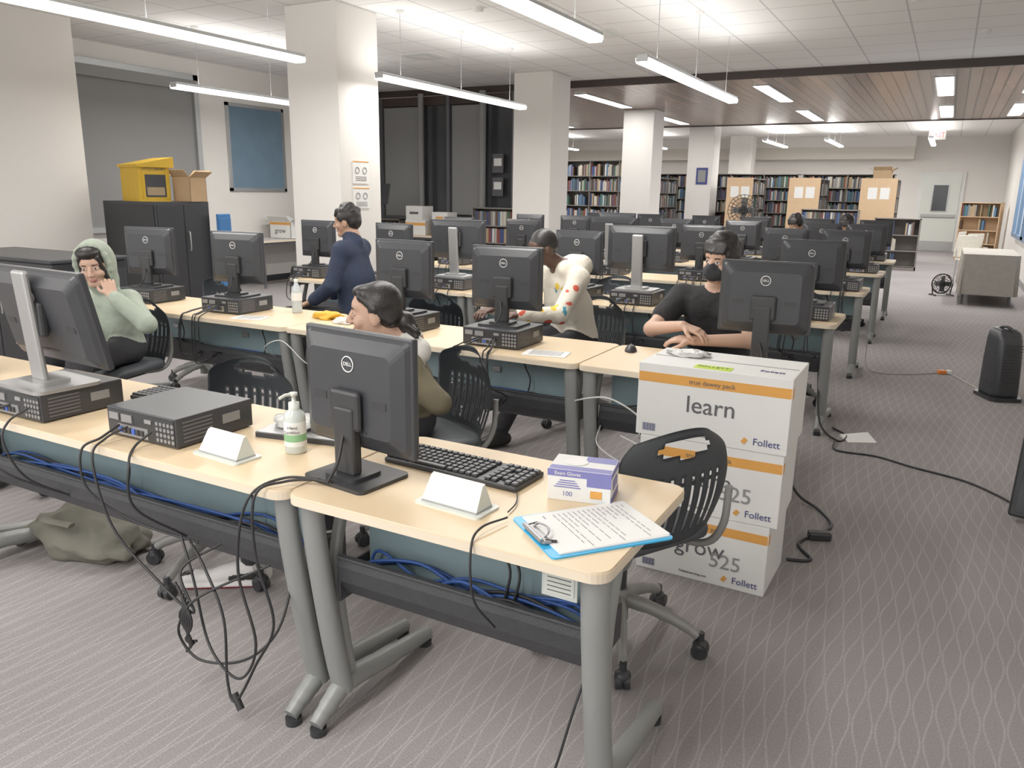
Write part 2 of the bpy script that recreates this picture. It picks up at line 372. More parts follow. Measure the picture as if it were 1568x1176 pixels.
# ------------------------------------------------------------------ desks
def rr(x0,y0,x1,y1,r,n=6):
    P=[]
    for cx,cy,a0 in ((x1-r,y1-r,0),(x0+r,y1-r,90),(x0+r,y0+r,180),(x1-r,y0+r,270)):
        for k in range(n+1):
            a=math.radians(a0+90*k/n); P.append((cx+r*math.cos(a),cy+r*math.sin(a)))
    return P
DZ=0.73
def deskmesh(L,blue=False):
    b=MB(); b.prism(rr(0,0,L,.6,.045),DZ-.026,DZ-.004,MAPLE,EDGE); b.prism(rr(.003,.003,L-.003,.597,.043),DZ-.004,DZ,MAPLE,EDGE)
    for x in (.045,L-.045):
        b.box((x,.30,DZ-.045),(.05,.50,.035),LEG,.008)
        b.tube(spline([(x,.055,DZ-.03),(x,.065,.58),(x,.09,.40),(x,.12,.22),(x,.15,.08)],6),.034,LEG,10,0.8)
        b.tube(spline([(x,.19,.09),(x,.155,.3),(x,.14,.5),(x,.19,DZ-.05)],5),.018,LEG,8,1)
        b.tube(spline([(x,.03,.032),(x,.08,.06),(x,.17,.095),(x,.34,.070),(x,.58,.035)],6),[.024,.026,.03,.032,.034,.033,.031,.028,.026],LEG,10,.9)
        for yy in (.04,.565): b.cyl((x,yy,0),(x,yy,.02),.024,BLK,n=12)
    b.b2((.09,.235,.40),(L-.09,.247,DZ-.026),TEAL)
    prof=[(.11,.525),(.105,.50),(.11,.455),(.135,.41),(.18,.385),(.25,.38),(.31,.385),(.335,.43)]
    b.sweepx(prof,.08,L-.08,TRAY,.006)
    for x in (.08,L-.08): b.box((x,.22,.44),(.008,.22,.1),TRAY,.003)
    b.box((L/2,.112,.527),(L-.16,.02,.010),TRAY,.004)
    for x in (L*.35,L*.7): b.box((x,.228,.60),(.05,.012,.03),PORT,.003)
    rnd=random.Random(int(L*100))
    for k in range(8 if blue else 4):
        y=.145+.01*k; b.tube(spline([(.12,y,.46)]+[(L*(q/6),y+rnd.uniform(-.01,.01),.485+rnd.uniform(-.03,.045)) for q in range(1,6)]+[(L-.12,y,.47)],5),.0048,CABB if (blue and k%4) or k==2 else CABLE,6)
    for k in range(2):
        x=rnd.uniform(.2,L-.2); b.tube(spline([(x,.225,.70),(x+.02,.20,.64),(x+.06,.18,.58),(x+.05,.17,.50)],5),.004,CABLE,6)
    return b.mesh('computer_desk')
DA=deskmesh(.90); DB=deskmesh(1.83); DAB=deskmesh(.901,True); DBB=deskmesh(1.831,True)
ROWS=[1.40,3.27,5.2,7.1,9.0,10.9]
for r,y in enumerate(ROWS):
    x=-.53; place(DAB if r==0 else DA,'computer_desk',(x-.90,y,0)); place(DBB if r==0 else DB,'computer_desk',(x-.905-1.83,y,0)); place(DB,'computer_desk',(x-.91-3.66,y,0))

# ------------------------------------------------------------------ monitors & pcs
def monitormesh(silver=False,lift=0.0,tilt=0.0,big=False):
    b=MB(); W,H=(.51,.315) if silver else (.405,.325); zc=(.245 if not silver else .30)+lift
    if big: W,H,zc=.56,.335,.235
    b.T=Matrix.Translation((0,0,zc))@Matrix.Rotation(tilt,4,'X')@Matrix.Translation((0,0,-zc))
    b.box((0,.02,zc),(W,.024,H),BLK2,.006)
    b.box((0,.0335,zc+.003),(W-.024,.003,H-.03),SCR)
    vs=[];wo,ho,wi,hi=W/2-.004,H/2-.004,W/2-.05,H/2-.05
    for (ww,hh,y) in ((wo,ho,.012),(wo-.012,ho-.012,-.004),(wi,hi,-.024)):
        vs+=[(x,y,zc+z) for x,z in rr(-ww,-hh,ww,hh,.02,3)]
    n=16; fs=[]
    for k in range(2): fs+=[(k*n+(i+1)%n,k*n+i,(k+1)*n+i,(k+1)*n+(i+1)%n) for i in range(n)]
    fs.append(tuple(range(2*n,3*n)))
    b.add(vs,fs,BLK2)
    yb=-.0255; lz=zc+H/2-.085; rad=.021
    b.tube([(rad*math.cos(t*math.pi/12),yb,lz+rad*math.sin(t*math.pi/12)) for t in range(25)],.0016,LOGO,6,cap=False)
    b.text('DELL',.014,LOGO,Tm(0,yb-.0005,lz),.0005)
    for k in range(9): b.box((-.06+.015*k,yb+.001,zc-H/2+.06),(.008,.003,.004),BLK)
    for s in (-1,1): b.box((s*(W/2-.09),yb+.001,zc-.02),(.05,.002,.02),BLK)
    b.T=Matrix.Identity(4)
    m=SILV if silver else BLK
    if silver:
        b.box((0,-.055,.21),(.085,.022,.38),m,.01,(math.radians(4),0,0)); b.box((0,-.035,zc),(.12,.03,.12),BLK,.01)
        b.prism(rr(-.14,-.13,.14,.10,.03),0,.012,m); b.prism(rr(-.08,-.09,.08,.03,.03),.012,.026,m)
    else:
        h=.19+lift
        b.box((0,-.034,.02+h/2),(.075,.035,h),m,.008); b.box((0,-.036,zc-.045),(.11,.02,.11),m,.01)
        b.prism(rr(-.115,-.10,.115,.09,.02),0,.011,m); b.prism(rr(-.06,-.075,.06,.04,.02),.011,.022,m)
        b.tube(spline([(0,-.05,.13),(.02,-.09,.07),(.0,-.11,.015)],6),.0045,CABLE,6)
    return b.mesh('computer_monitor')
MON=monitormesh(); MONS=monitormesh(True); MONH=monitormesh(lift=.085); MONB=monitormesh(True,tilt=math.radians(12),big=True)
def pcmesh():
    b=MB(); b.box((0,0,.05),(.32,.30,.092),BLK2,.004)
    for sx in (-.13,.13):
        for sy in (-.12,.12): b.cyl((sx,sy,0),(sx,sy,.006),.012,BLK,n=10)
    y=-.151
    b.box((0,y,.05),(.308,.003,.082),BLK)
    b.box((-.035,y-.002,.03),(.14,.003,.034),PORT)
    for k in range(6): b.box((-.09+.02*k,y-.005,.03),(.013,.006,.018),(PBLUE if k in (0,3) else BLK))
    for r in range(4):
        for q in range(5): b.cyl((.08+.017*q,y-.001,.022+.017*r),(.08+.017*q,y-.004,.022+.017*r),.0065,PORT,n=6)
    b.box((-.12,y-.003,.07),(.045,.005,.022),PORT); b.box((-.06,y-.003,.068),(.05,.004,.025),PORT)
    b.box((.04,y-.003,.072),(.03,.004,.012),SILV)
    for k in range(6): b.box((.161,-.07,.02+.012*k),(.002,.11,.005),MULL)
    b.box((.1612,.06,.055),(.001,.07,.03),GREYW)
    return b.mesh('desktop_computer')
PC=pcmesh()
def keyboardmesh():
    b=MB(); b.box((0,0,.008),(.45,.155,.016),BLK,.005)
    for r in range(6):
        for k in range(21):
            if r==0 and 3<k<10: continue
            if k==15 or (k==18 and r in (0,3)): continue
            b.box((-.213+.0213*k,-.06+.0225*r+(.004 if r==5 else 0),.0195),(.0175,.018,.008),BLK2,.002,seg=1)
        if r==0: b.box((-.213+.0213*6.5,-.06,.0195),(.12,.018,.008),BLK2,.002,seg=1)
    return b.mesh('keyboard')
KB=keyboardmesh()
def mousemesh():
    b=MB(); bb=bmesh.new(); bmesh.ops.create_uvsphere(bb,u_segments=16,v_segments=10,radius=1)
    for v in bb.verts: v.co=Vector((v.co.x*.031,v.co.y*.055,max(0,v.co.z)*.034))
    b.bm(bb,BLK,True); b.box((0,.03,.026),(.006,.018,.01),GREYW,.002); return b.mesh('computer_mouse')
MOUSE=mousemesh()
def station(x,y,rz=0,silver=False,row=0,cables=True,prz=None):
    z=DZ
    place(PC,'desktop_computer',(x,y,z),prz if prz is not None else rz*.3)
    place(MONS if silver else MON,'computer_monitor',(x,y+.01,z+.096),rz)
    if cables:
        yf=ROWS[row]; b=MB(); rd=random.Random(int(x*77+y*13))
        for k in range(5):
            o=rd.uniform(-.12,.12); d=rd.uniform(.0,.14)
            b.tube(spline([(x+o*.5,y-.155,z+.05),(x+o,yf+.03,z+.02),(x+o*1.1,yf-.022,z-.02),(x+o*1.3,yf-.02,z-.15-d),(x+o+.06,yf+.04,z-.2-d*.5),(x+o*1.5,yf+.14,z-.25)],6),.004,CABLE,6)
        b.obj('computer_cable')
# row 1
place(MON,'computer_monitor',(-1.345,1.60,DZ),math.radians(-7))
place(PC,'desktop_computer',(-2.11,1.645,DZ),0)
place(PC,'desktop_computer',(-2.71,1.60,DZ),0)
place(MONB,'computer_monitor',(-2.68,1.58,DZ+.096),math.radians(-4))
place(KB,'keyboard',(-1.13,1.80,DZ),math.radians(-3))
place(KB,'keyboard',(-2.38,1.90,DZ),math.radians(4))
station(-3.6,1.66,row=0)
# row 2
place(MONH,'computer_monitor',(-.68,3.64,DZ),math.radians(4))
station(-1.98,3.56,row=1,rz=math.radians(3)); station(-2.68,3.62,row=1,rz=math.radians(-2)); station(-3.98,3.60,row=1,rz=math.radians(8)); station(-4.82,3.60,row=1,rz=math.radians(12))
for (x,r,s) in ((-5.0,2,0),(-4.15,2,0),(-3.5,2,1),(-2.42,2,0),(-1.93,2,1),(-.75,2,0)):
    station(x,ROWS[r]+.28,silver=bool(s),row=r,rz=random.uniform(-.1,.1))
for (x,r,s) in ((-4.7,3,0),(-3.9,3,0),(-2.9,3,1),(-2.0,3,0),(-1.25,3,0),(-.75,3,0),(-4.8,4,0),(-4.15,4,0),(-3.6,4,1),(-2.85,4,0),(-2.05,4,0),(-1.2,4,0),(-.75,4,0),(-4.6,5,0),(-3.8,5,0),(-3.0,5,0),(-2.3,5,0),(-1.5,5,0),(-.8,5,0)):
    station(x,ROWS[r]+.28,silver=bool(s),row=r,rz=random.uniform(-.12,.12),cables=r<4)
place(MOUSE,'computer_mouse',(-1.33,3.72,DZ),.3)

# ------------------------------------------------------------------ desk clutter row 1
def popup():
    b=MB(); b.prism(rr(-.1,-.05,.1,.05,.012),0,.006,WPL); b.box((0,.0,.008),(.17,.07,.006),SILV)
    b.add([(-.085,.035,.008),(.085,.035,.008),(.085,-.035,.008),(-.085,-.035,.008),(-.08,.01,.072),(.08,.01,.072),(.08,.0,.068),(-.08,.0,.068)],
          [(0,1,5,4),(4,5,6,7),(6,5,1,2),(7,6,2,3),(4,7,3,0),(3,2,1,0)],WPL)
    return b.mesh('popup_power_outlet')
PU=popup()
place(PU,'popup_power_outlet',(-1.79,1.54,DZ),math.radians(-4)); place(PU,'popup_power_outlet',(-1.0,1.565,DZ),math.radians(-4))
b=MB(); CLR=mat('sanitizer_gel',(0.58,0.63,0.60),0.15); 
b.lathe([(0,0),(.028,0),(.032,.006),(.032,.11),(.028,.125),(.015,.135),(.013,.15)],(0,0,0),CLR)
b.lathe([(.016,.135),(.016,.155),(.006,.157),(.006,.175),(.012,.176),(.012,.185),(0,.187)],(0,0,0),WPL)
b.tube([(0,0,.181),(-.02,-.018,.181),(-.035,-.03,.173)],.005,WPL)
b.lathe([(.0325,.025),(.0328,.03),(.0328,.095),(.0325,.1)],(0,0,0),PAPER)
GRN=mat('label_green',(.22,.45,.22),.5); b.lathe([(.033,.04),(.0332,.042),(.0332,.06),(.033,.062)],(0,0,0),GRN); b.text('Hand\nSanitizer',.014,INK,Tm(-.0,-.0345,.078),.0004)
b.obj('hand_sanitizer_bottle',(-1.64,1.67,DZ),math.radians(30))
def lump(name,loc,dim,m,seed=0,amp=.25,rz=0,sub=3):
    bb=bmesh.new(); bmesh.ops.create_icosphere(bb,subdivisions=sub,radius=1)
    for v in bb.verts:
        d=1+amp*noise.noise(v.co*1.7+Vector((seed,seed*2,0)))+amp*.5*noise.noise(v.co*4+Vector((seed,0,0)))
        p=v.co*d; v.co=Vector((p.x*dim[0],p.y*dim[1],max(p.z,-.62)*dim[2]+.62*dim[2]))
    b=MB(); b.bm(bb,m,True); return b.obj(name,loc,rz)
b=MB(); b.prism(rr(-.15,-.09,.15,.09,.01),0,.016,BLK2); b.prism(rr(-.145,-.085,.145,.085,.01),.016,.018,SILV); b.obj('closed_laptop',(-1.73,1.83,DZ),.2)
lump('plastic_bag',(-1.78,1.83,DZ+.018),(.085,.06,.024),PLAS,3,.4)
# glove box
b=MB(); b.box((0,0,.0425),(.165,.12,.085),CARD,.002)
b.b2((-.083,-.0608,.066),(.083,-.0600,.0845),PURP); b.b2((.02,-.0608,.045),(.083,-.06,.066),PURP); b.b2((.0826,-.06,.0),(.0835,.06,.018),PURP); b.b2((.0826,-.06,.07),(.0835,.06,.085),PURP)
b.b2((-.08,-.058,.085),(.08,-.03,.0856),PURP); b.b2((-.0,.015,.085),(.08,.058,.0856),PURP)
b.lathe([(0,0.0862),(.03,.0862)],(-.02,.005,0),PAPER); b.text('Exam Gloves',.013,CARD,Tm(-.03,-.0612,.0745),.0004); b.text('100',.018,PURP,Tm(-.03,-.0606,.02),.0004)
for q in range(4): b.box((-.03,-.0606,.038+.006*q),(.07-.01*q,.001,.0025),PURP)
b.box((.045,-.061,.025),(.03,.001,.02),ORNG); b.box((.0838,0,.045),(.0008,.06,.025),PURP)
b.obj('glove_box',(-.755,1.80,DZ),math.radians(12))
# clipboard
b=MB(); b.prism(rr(-.155,-.118,.155,.118,.012),0,.004,CBLUE); b.box((.008,0,.0055),(.28,.216,.003),PAPER); b.box((.012,.003,.0072),(.279,.214,.001),PAPER,0,(0,0,.02))
b.box((-.138,0,.010),(.022,.11,.008),PORT,.003); b.cyl((-.15,-.05,.014),(-.15,.05,.014),.006,PORT,n=10); b.tube(spline([(-.135,-.03,.014),(-.125,-.03,.022),(-.115,0,.024),(-.125,.03,.022),(-.135,.03,.014)],5),.0025,PORT,6)
for s in (-1,1): b.tube([(-.14,s*.045,.012),(-.115,s*.055,.01)],.004,BLK)
rd=random.Random(4)
for k in range(17):
    x=-.085+.0135*k
    if k in (1,): continue
    y=-.09
    while y<.075:
        l=rd.uniform(.012,.035); b.box((x,-(y+l/2),.0082),(.0018,l,.0006),GREYW if k>0 else INKB); y+=l+.006
        if rd.random()<.12: break
b.obj('clipboard',(-.65,1.607,DZ),math.radians(50.6))
b=MB()
for pts in ([(-1.39,1.50,.745),(-1.46,1.44,.745),(-1.50,1.37,.72),(-1.50,1.36,.55),(-1.46,1.37,.36),(-1.55,1.38,.2),(-1.62,1.36,.07),(-1.66,1.37,.12),(-1.68,1.39,.3),(-1.78,1.42,.42),(-1.9,1.47,.46)],
            [(-1.35,1.50,.745),(-1.48,1.46,.745),(-1.53,1.37,.70),(-1.56,1.35,.5),(-1.5,1.34,.3),(-1.6,1.36,.15),(-1.76,1.40,.18),(-1.86,1.44,.36),(-1.95,1.48,.46)],
            [(-2.16,1.485,.775),(-2.18,1.42,.75),(-2.17,1.365,.70),(-2.10,1.36,.5),(-1.95,1.38,.36),(-1.78,1.37,.30),(-1.86,1.40,.40),(-1.80,1.5,.46)],
            [(-2.2,1.485,.775),(-2.2,1.42,.75),(-2.22,1.365,.72),(-2.2,1.36,.6),(-2.08,1.42,.5),(-1.9,1.5,.44)],
            [(-2.05,1.485,.775),(-2.06,1.43,.74),(-2.0,1.365,.71),(-2.0,1.37,.58),(-1.95,1.5,.45)],
            [(-2.62,1.445,.775),(-2.64,1.39,.74),(-2.63,1.36,.68),(-2.6,1.40,.55),(-2.55,1.52,.45)],
            [(-2.72,1.445,.775),(-2.8,1.39,.745),(-2.82,1.36,.68),(-2.7,1.38,.56),(-2.6,1.52,.45)],
            [(-1.6,1.5,.44),(-1.75,1.38,.36),(-1.82,1.36,.28),(-1.85,1.37,.2),(-1.78,1.38,.14),(-1.62,1.4,.18),(-1.5,1.42,.3),(-1.5,1.5,.45)]):
    b.tube(spline(pts,8),.004,CABLE,8)
for k in range(6):
    q=.01*k; b.tube(spline([(-1.80-q,1.37,.33+q),(-1.83+q,1.36,.28),(-1.80-q*.5,1.37,.2),(-1.84+q,1.38,.15+q)],5),.004,CABLE,6)
b.tube([(-1.63,1.365,.09),(-1.60,1.36,.05)],.011,CABLE)
b.obj('monitor_cable')
b=MB(); b.tube(spline([(-.84,1.54,.742),(-.86,1.45,.745),(-.85,1.39,.72),(-.84,1.385,.6),(-.82,1.45,.5)],8),.003,CABLE,6)
b.tube(spline([(-.6,1.5,.43),(-.62,1.47,.33),(-.66,1.45,.15),(-.7,1.40,.03),(-.74,1.3,.006),(-.72,1.15,.006),(-.76,1.0,.006)],8),.0035,CABLE,6); b.tube(spline([(-.93,1.72,.74),(-.90,1.70,.737),(-.87,1.64,.737),(-.86,1.58,.737)],6),.002,CABLE,6); b.obj('computer_cable')
b=MB(); b.box((0,0,0),(.09,.004,.07),CLR); b.box((0,-.003,0),(.075,.002,.05),WPL)
for k in range(4): b.box((0,-.0045,-.018+.011*k),(.06,.001,.002),INK)
b.obj('cable_tag',(-.68,1.505,.625))

# ------------------------------------------------------------------ book boxes stack
def carton(w,d,h,word,extra=None):
    b=MB(); b.box((0,0,h/2),(w,d,h),CARD,.003); y=-d/2-.001
    b.b2((-w/2+.003,y-.0004,h*.75),(w/2-.003,y+.001,h*.88),ORNG)
    b.b2((w/2-.001,-d/2+.003,h*.75),(w/2+.0014,-d/2+.03,h*.88),ORNG)
    b.text('true dewey pack',.026,INK,Tm(0,y-.001,h*.81)); b.text(word,.095,INK,Tm(0,y-.001,h*.50))
    b.text('Follett',.038,INKB,Tm(w/2-.075,y-.001,h*.13)); b.box((w/2-.155,y-.001,h*.13),(.016,.002,.022),ORNG,0,(0,.6,0))
    b.text('FollettLearning.com',.014,INK,Tm(-.02 if extra else .0,y-.001,h*.1))
    for k in range(9): b.box((-w/2+.03+.006*k,y-.001,h*.12),(.003 if k%2 else .0015,.002,.03),INKB)
    if extra: b.text(extra,.085,GREYW,Tm(w*.2,y-.0015,h*.36))
    b.b2((-w/2+.01,-.004,h),(w/2-.01,.004,h+.001),GREYW)
    return b
bx=carton(.52,.34,.285,'grow','525'); bx.obj('book_carton',(-.70,3.055,0),math.radians(-1))
bx=carton(.55,.345,.29,'learn','525'); bx.obj('book_carton',(-.695,3.05,.286),math.radians(1))
bx=carton(.58,.35,.29,'learn'); NEON=mat('sticky_note',(0.5,0.68,0.06),.7)
bx.b2((-.08,-.165,.2905),(.06,-.10,.2915),NEON); bx.text('FOLLETT',.03,INK,Matrix.Translation((-.01,-.13,.2918)))
bx.text('Follett',.035,INKB,Matrix.Translation((.2,-.09,.2918)))
bx.obj('book_carton',(-.70,3.05,.577),0)
lump('plastic_bag',(-.86,3.1,.8685),(.09,.05,.014),PLAS,9,.4)

# ------------------------------------------------------------------ chairs
def chairmesh():
    b=MB()
    bb=bmesh.new(); nu,nv=44,26; grid={}
    for j in range(nv+1):
        for i in range(nu+1):
            u=-1+2*i/nu; v=j/nv
            wd=.205+.025*math.sin(v*math.pi)-.05*max(0,(v-.8)/.2)**2
            z=.45+.38*v-.04*u*u*(v>.5)*(v-.5)*2
            x=u*wd; y=-.235-.03*v+.055*u*u-.03*math.sin(v*math.pi)
            grid[i,j]=bb.verts.new((x,y,z))
    for j in range(nv):
        for i in range(nu):
            u=-1+2*(i+.5)/nu; v=(j+.5)/nv
            if (u/.48)**2+((v-.86)/.075)**2<1: continue
            if .10<v<.60 and abs(u)<.8 and i%4==0 and j%12!=2: continue
            bb.faces.new((grid[i,j],grid[i+1,j],grid[i+1,j+1],grid[i,j+1]))
    bmesh.ops.solidify(bb,geom=bb.faces[:],thickness=.014)
    loose=[v for v in bb.verts if not v.link_faces]; bmesh.ops.delete(bb,geom=loose,context='VERTS')
    b.bm(bb,CHAIR,True)
    vs=[]
    for (s,z) in ((.90,.415),(1,.43),(1.0,.45),(.93,.465),(.5,.462)):
        P=rr(-.225*s,-.22*s,.225*s,.225*s,.09*s,6); n=len(P); vs+=[(x,y,z-(.02 if y>.18 else 0)) for x,y in P]
    fs=[tuple(range(n-1,-1,-1))]
    for k in range(4): fs+=[(k*n+i,k*n+(i+1)%n,(k+1)*n+(i+1)%n,(k+1)*n+i) for i in range(n)]
    fs.append(tuple(range(4*n,5*n))); b.add(vs,fs,CHAIR,True)
    for s in (-1,1): b.tube(spline([(s*.1,-.05,.40),(s*.17,-.2,.40),(s*.19,-.262,.48),(s*.185,-.28,.62)],6),.013,CHAIRB,8)
    b.box((0,0,.395),(.26,.24,.03),BLK,.008); b.cyl((0,0,.09),(0,0,.39),.025,BLK); b.cyl((0,0,.08),(0,0,.20),.036,CHAIRB)
    for k in range(5):
        a=math.radians(90+72*k); c,s=math.cos(a),math.sin(a)
        b.tube(spline([(c*.03,s*.03,.155),(c*.12,s*.12,.14),(c*.22,s*.22,.105),(c*.275,s*.275,.075)],5),[.028,.025,.021,.018],CHAIRB,8,.8)
        wx,wy=c*.285,s*.285; b.cyl((wx,wy,.05),(wx,wy,.09),.012,BLK,n=10)
        for q in (-1,1):
            px,py=wx-s*.014*q,wy+c*.014*q
            b.cyl((px-s*.009,py+c*.009,.028),(px+s*.009,py-c*.009,.028),.028,BLK,n=18)
        bb2=bmesh.new(); bmesh.ops.create_uvsphere(bb2,u_segments=12,v_segments=8,radius=.027)
        b.bm(bb2,BLK,True,Matrix.Translation((wx,wy,.040)))
    return b.mesh('office_chair')
CH=chairmesh()
def chair(x,y,face): place(CH,'office_chair',(x,y,0),math.atan2(face[1],face[0])-math.pi/2)
chair(-.83,2.33,(-.87,.49))
chair(-2.42,2.02,(0.1,-1))
chair(-3.0,4.2,(0,-1)); chair(-5.0,4.15,(0,-1))
chair(-1.93,2.72,(-.45,-.9)); chair(-4.32,2.93,(.2,-1)); chair(-2.08,4.74,(-.25,-.97)); chair(-3.93,4.72,(-.7,-.7)); chair(-1.08,4.46,(-.1,-1))
chair(-2.4,6.1,(0,-1)); chair(-.95,6.1,(0,-1)); chair(-3.3,6.1,(.1,-1)); chair(-1.6,8.0,(0,-1)); chair(-3.4,8.0,(0,-1))

# ------------------------------------------------------------------ left side furniture
b=MB(); b.box((0,0,.67),(.92,.74,1.34),BLK2,.006); b.box((.463,-.18,.67),(.008,.35,1.26),BLK,.002); b.box((.463,.18,.67),(.008,.35,1.26),BLK,.002)
b.tube(spline([(.47,.04,.78),(.50,.04,.8),(.50,.04,.98),(.47,.04,1.0)],4),.008,SILV,8)
b.box((0,-.375,.67),(.86,.008,1.26),BLK,.002)
b.obj('storage_cabinet',(-8.28,6.36,0))
b=MB(); b.b2((-.24,-.18,0),(.24,.18,.38),YEL); b.add([(-.27,-.2,.38),(.28,-.2,.38),(.28,.22,.38),(-.27,.22,.38),(-.27,-.2,.41),(.28,-.2,.41),(.28,.22,.50),(-.27,.22,.50)],[(0,3,2,1),(4,5,6,7),(0,1,5,4),(1,2,6,5),(2,3,7,6),(3,0,4,7)],YEL)
b.b2((.241,-.11,.05),(.245,.13,.30),DGLASS); b.b2((.244,-.09,.07),(.248,.11,.16),BOOKS[5]); b.b2((.241,-.14,.03),(.25,-.11,.34),YEL); b.b2((.241,.13,.03),(.25,.16,.34),YEL)
b.text('LITTLE LIBRARY',.04,INK,Tm(.25,0,.36,Matrix.Rotation(math.pi/2,4,'Z')@FRONT)); b.obj('little_library_box',(-8.28,6.24,1.34),math.radians(-14))
def openbox(name,w,d,h,m,loc,rz=0,word=None):
    b=MB(); t=.006
    b.b2((-w/2,-d/2,0),(w/2,d/2,t),m)
    for s in (-1,1):
        b.box((s*(w/2-t/2),0,h/2),(t,d,h),m); b.box((0,s*(d/2-t/2),h/2),(w,t,h),m)
        b.box((s*(w/2+.05),0,h+.03),(.13,d,t),m,0,(0,s*-.55,0)); b.box((0,s*(d/2+.04),h+.04),(w,.12,t),m,0,(s*.75,0,0))
    if word:
        b.text(word,.11,INK,Tm(0,-d/2-.003,h*.45)); b.b2((-w/2,-d/2-.002,h*.8),(w/2,-d/2,h*.95),ORNG); b.text(word,.11,INK,Tm(w/2+.003,0,h*.45,Matrix.Rotation(math.pi/2,4,'Z')@FRONT))
    return b.obj(name,loc,rz)
openbox('cardboard_box',.26,.26,.28,KRAFT,(-7.93,6.57,1.34),.1)
BLUEP=mat('blue_plastic',(.04,.17,.42),.5)
b=MB(); b.box((0,0,.6),(.03,.22,1.2),BLUEP,.01); b.box((.02,0,.6),(.01,.2,1.1),BLUEP,.003); b.obj('folding_screen',(-7.72,6.85,0),.1)
def table(name,w,d,h,m,loc,rz=0,legm=MULL):
    b=MB(); b.prism(rr(-w/2,-d/2,w/2,d/2,.03),h-.03,h,m,EDGE)
    for sx in (-1,1):
        for sy in (-1,1): b.cyl((sx*(w/2-.05),sy*(d/2-.05),0),(sx*(w/2-.05),sy*(d/2-.05),h-.03),.02,legm,n=10)
        b.box((sx*(w/2-.05),0,h-.05),(.03,d-.1,.04),legm)
    b.box((0,-d/2+.06,h-.05),(w-.1,.02,.04),legm)
    return b.obj(name,loc,rz)
table('side_table',.75,3.0,.73,mat('grey_laminate',(.45,.44,.42),.5),(-9.47,10.3,0))
openbox('book_carton_open',.45,.55,.27,CARD,(-9.40,9.75,.73),0,'grow')
place(MON,'computer_monitor',(-9.5,10.45,.73),math.radians(60)); place(PC,'desktop_computer',(-9.45,11.05,.73),1.2)
lump('trash_bag',(-8.95,9.5,0),(.25,.2,.22),BLK,5,.3)
b=MB(); b.box((0,0,.47),(1.5,.6,.94),BLK2,.01); b.box((0,0,.955),(1.54,.64,.03),BLK2,.008)
for s in (-1,1): b.box((s*.37,-.303,.47),(.7,.008,.82),BLK,.003); b.box((s*.06,-.312,.6),(.015,.012,.16),SILV,.003)
b.obj('low_cabinet',(-6.45,3.75,0))
def bookcase(name,w,h,d,ns,loc,rz=0,seed=1,fill=.985,fm=SHELF,both=False):
    b=MB(); rd=random.Random(seed); t=.02
    for s in (-1,1): b.box((s*(w/2-t/2),0,h/2),(t,d,h),fm)
    nb=max(1,round(w/.92))
    for k in range(1,nb): b.box((-w/2+w*k/nb,0,h/2),(t,d,h),fm)
    b.box((0,0,h-t/2),(w,d,t),fm); b.box((0,0,.04),(w,d,.08),fm); b.box((0,d/2-.01 if not both else 0,h/2),(w,.01,h),fm)
    for k in range(ns):
        z=.08+(h-.1)*k/ns; b.box((0,0,z),(w-2*t,d,t),fm)
        for side in ((-1,1) if both else (-1,)):
            x=-w/2+t+.01
            while x<w/2-.06:
                if rd.random()>fill: x+=rd.uniform(.05,.25); continue
                bw=rd.uniform(.018,.05); bh=min((h-.1)/ns-.05,rd.uniform(.22,.31))
                b.box((x+bw/2,side*(d/2-.11),z+t/2+bh/2),(bw-.002,.16,bh),rd.choice(BOOKS)); x+=bw
    return b.obj(name,loc,rz)
bookcase('bookcase',1.0,1.25,.3,4,(-6.75,12.0,0),0,3)
table('side_table',1.4,.55,.75,MAPLE,(-8.0,11.75,0))
bookcase('bookcase',.9,1.0,.3,3,(-9.25,12.0,0),0,13,fill=.6)
b=MB(); b.box((0,0,.13),(.4,.32,.26),CARD,.004); b.box((0,-.162,.19),(.4,.003,.05),ORNG); b.obj('book_carton',(-8.28,11.75,.75),.1)
b=MB(); b.box((0,0,.12),(.38,.3,.24),CARD,.004); b.box((0,-.152,.12),(.2,.003,.04),INK); b.box((0,0,.242),(.38,.05,.002),TAN); b.obj('cardboard_box',(-8.28,11.75,1.01),-.1)
b=MB(); b.box((0,0,.1),(.36,.3,.2),KRAFT,.004); b.box((0,0,.202),(.36,.05,.002),TAN); b.obj('cardboard_box',(-7.75,11.75,.75),.15)
b=MB(); b.box((0,0,.1),(.34,.28,.2),CARD,.004); b.box((0,-.142,.1),(.16,.003,.05),ORNG); b.box((0,0,.202),(.34,.05,.002),TAN); b.obj('cardboard_box',(-7.75,11.75,.955),-.08)
b=MB(); b.cyl((0,0,.35),(0,0,1.3),.012,BLK); b.box((0,-.03,1.45),(.5,.015,.35),BLK,.004,(math.radians(-15),0,0))
for k in range(3): a=2.1*k; b.cyl((0,0,.4),(.3*math.cos(a),.3*math.sin(a),.01),.01,BLK)
b.obj('music_stand',(-8.75,11.2,0))
b=MB(); b.lathe([(0,0),(.2,0),(.2,.02),(.03,.04),(.02,.06)],(0,0,0),BLK); b.cyl((0,0,.04),(0,0,1.15),.016,BLK); b.cyl((0,.06,1.3),(0,-.03,1.3),.06,BLK)
for rr_ in (.06,.12,.18,.23): b.tube([(rr_*math.cos(t*math.pi/14),-.09+rr_*rr_*.6,1.3+rr_*math.sin(t*math.pi/14)) for t in range(29)],.005,BLK,5,cap=False)
for k in range(24):
    a=k*math.pi/12; b.tube([(.03*math.cos(a),-.09,1.3+.03*math.sin(a)),(.23*math.cos(a),-.055,1.3+.23*math.sin(a)),(.2*math.cos(a),.02,1.3+.2*math.sin(a)),(.04*math.cos(a),.05,1.3+.04*math.sin(a))],.0035,BLK,4)
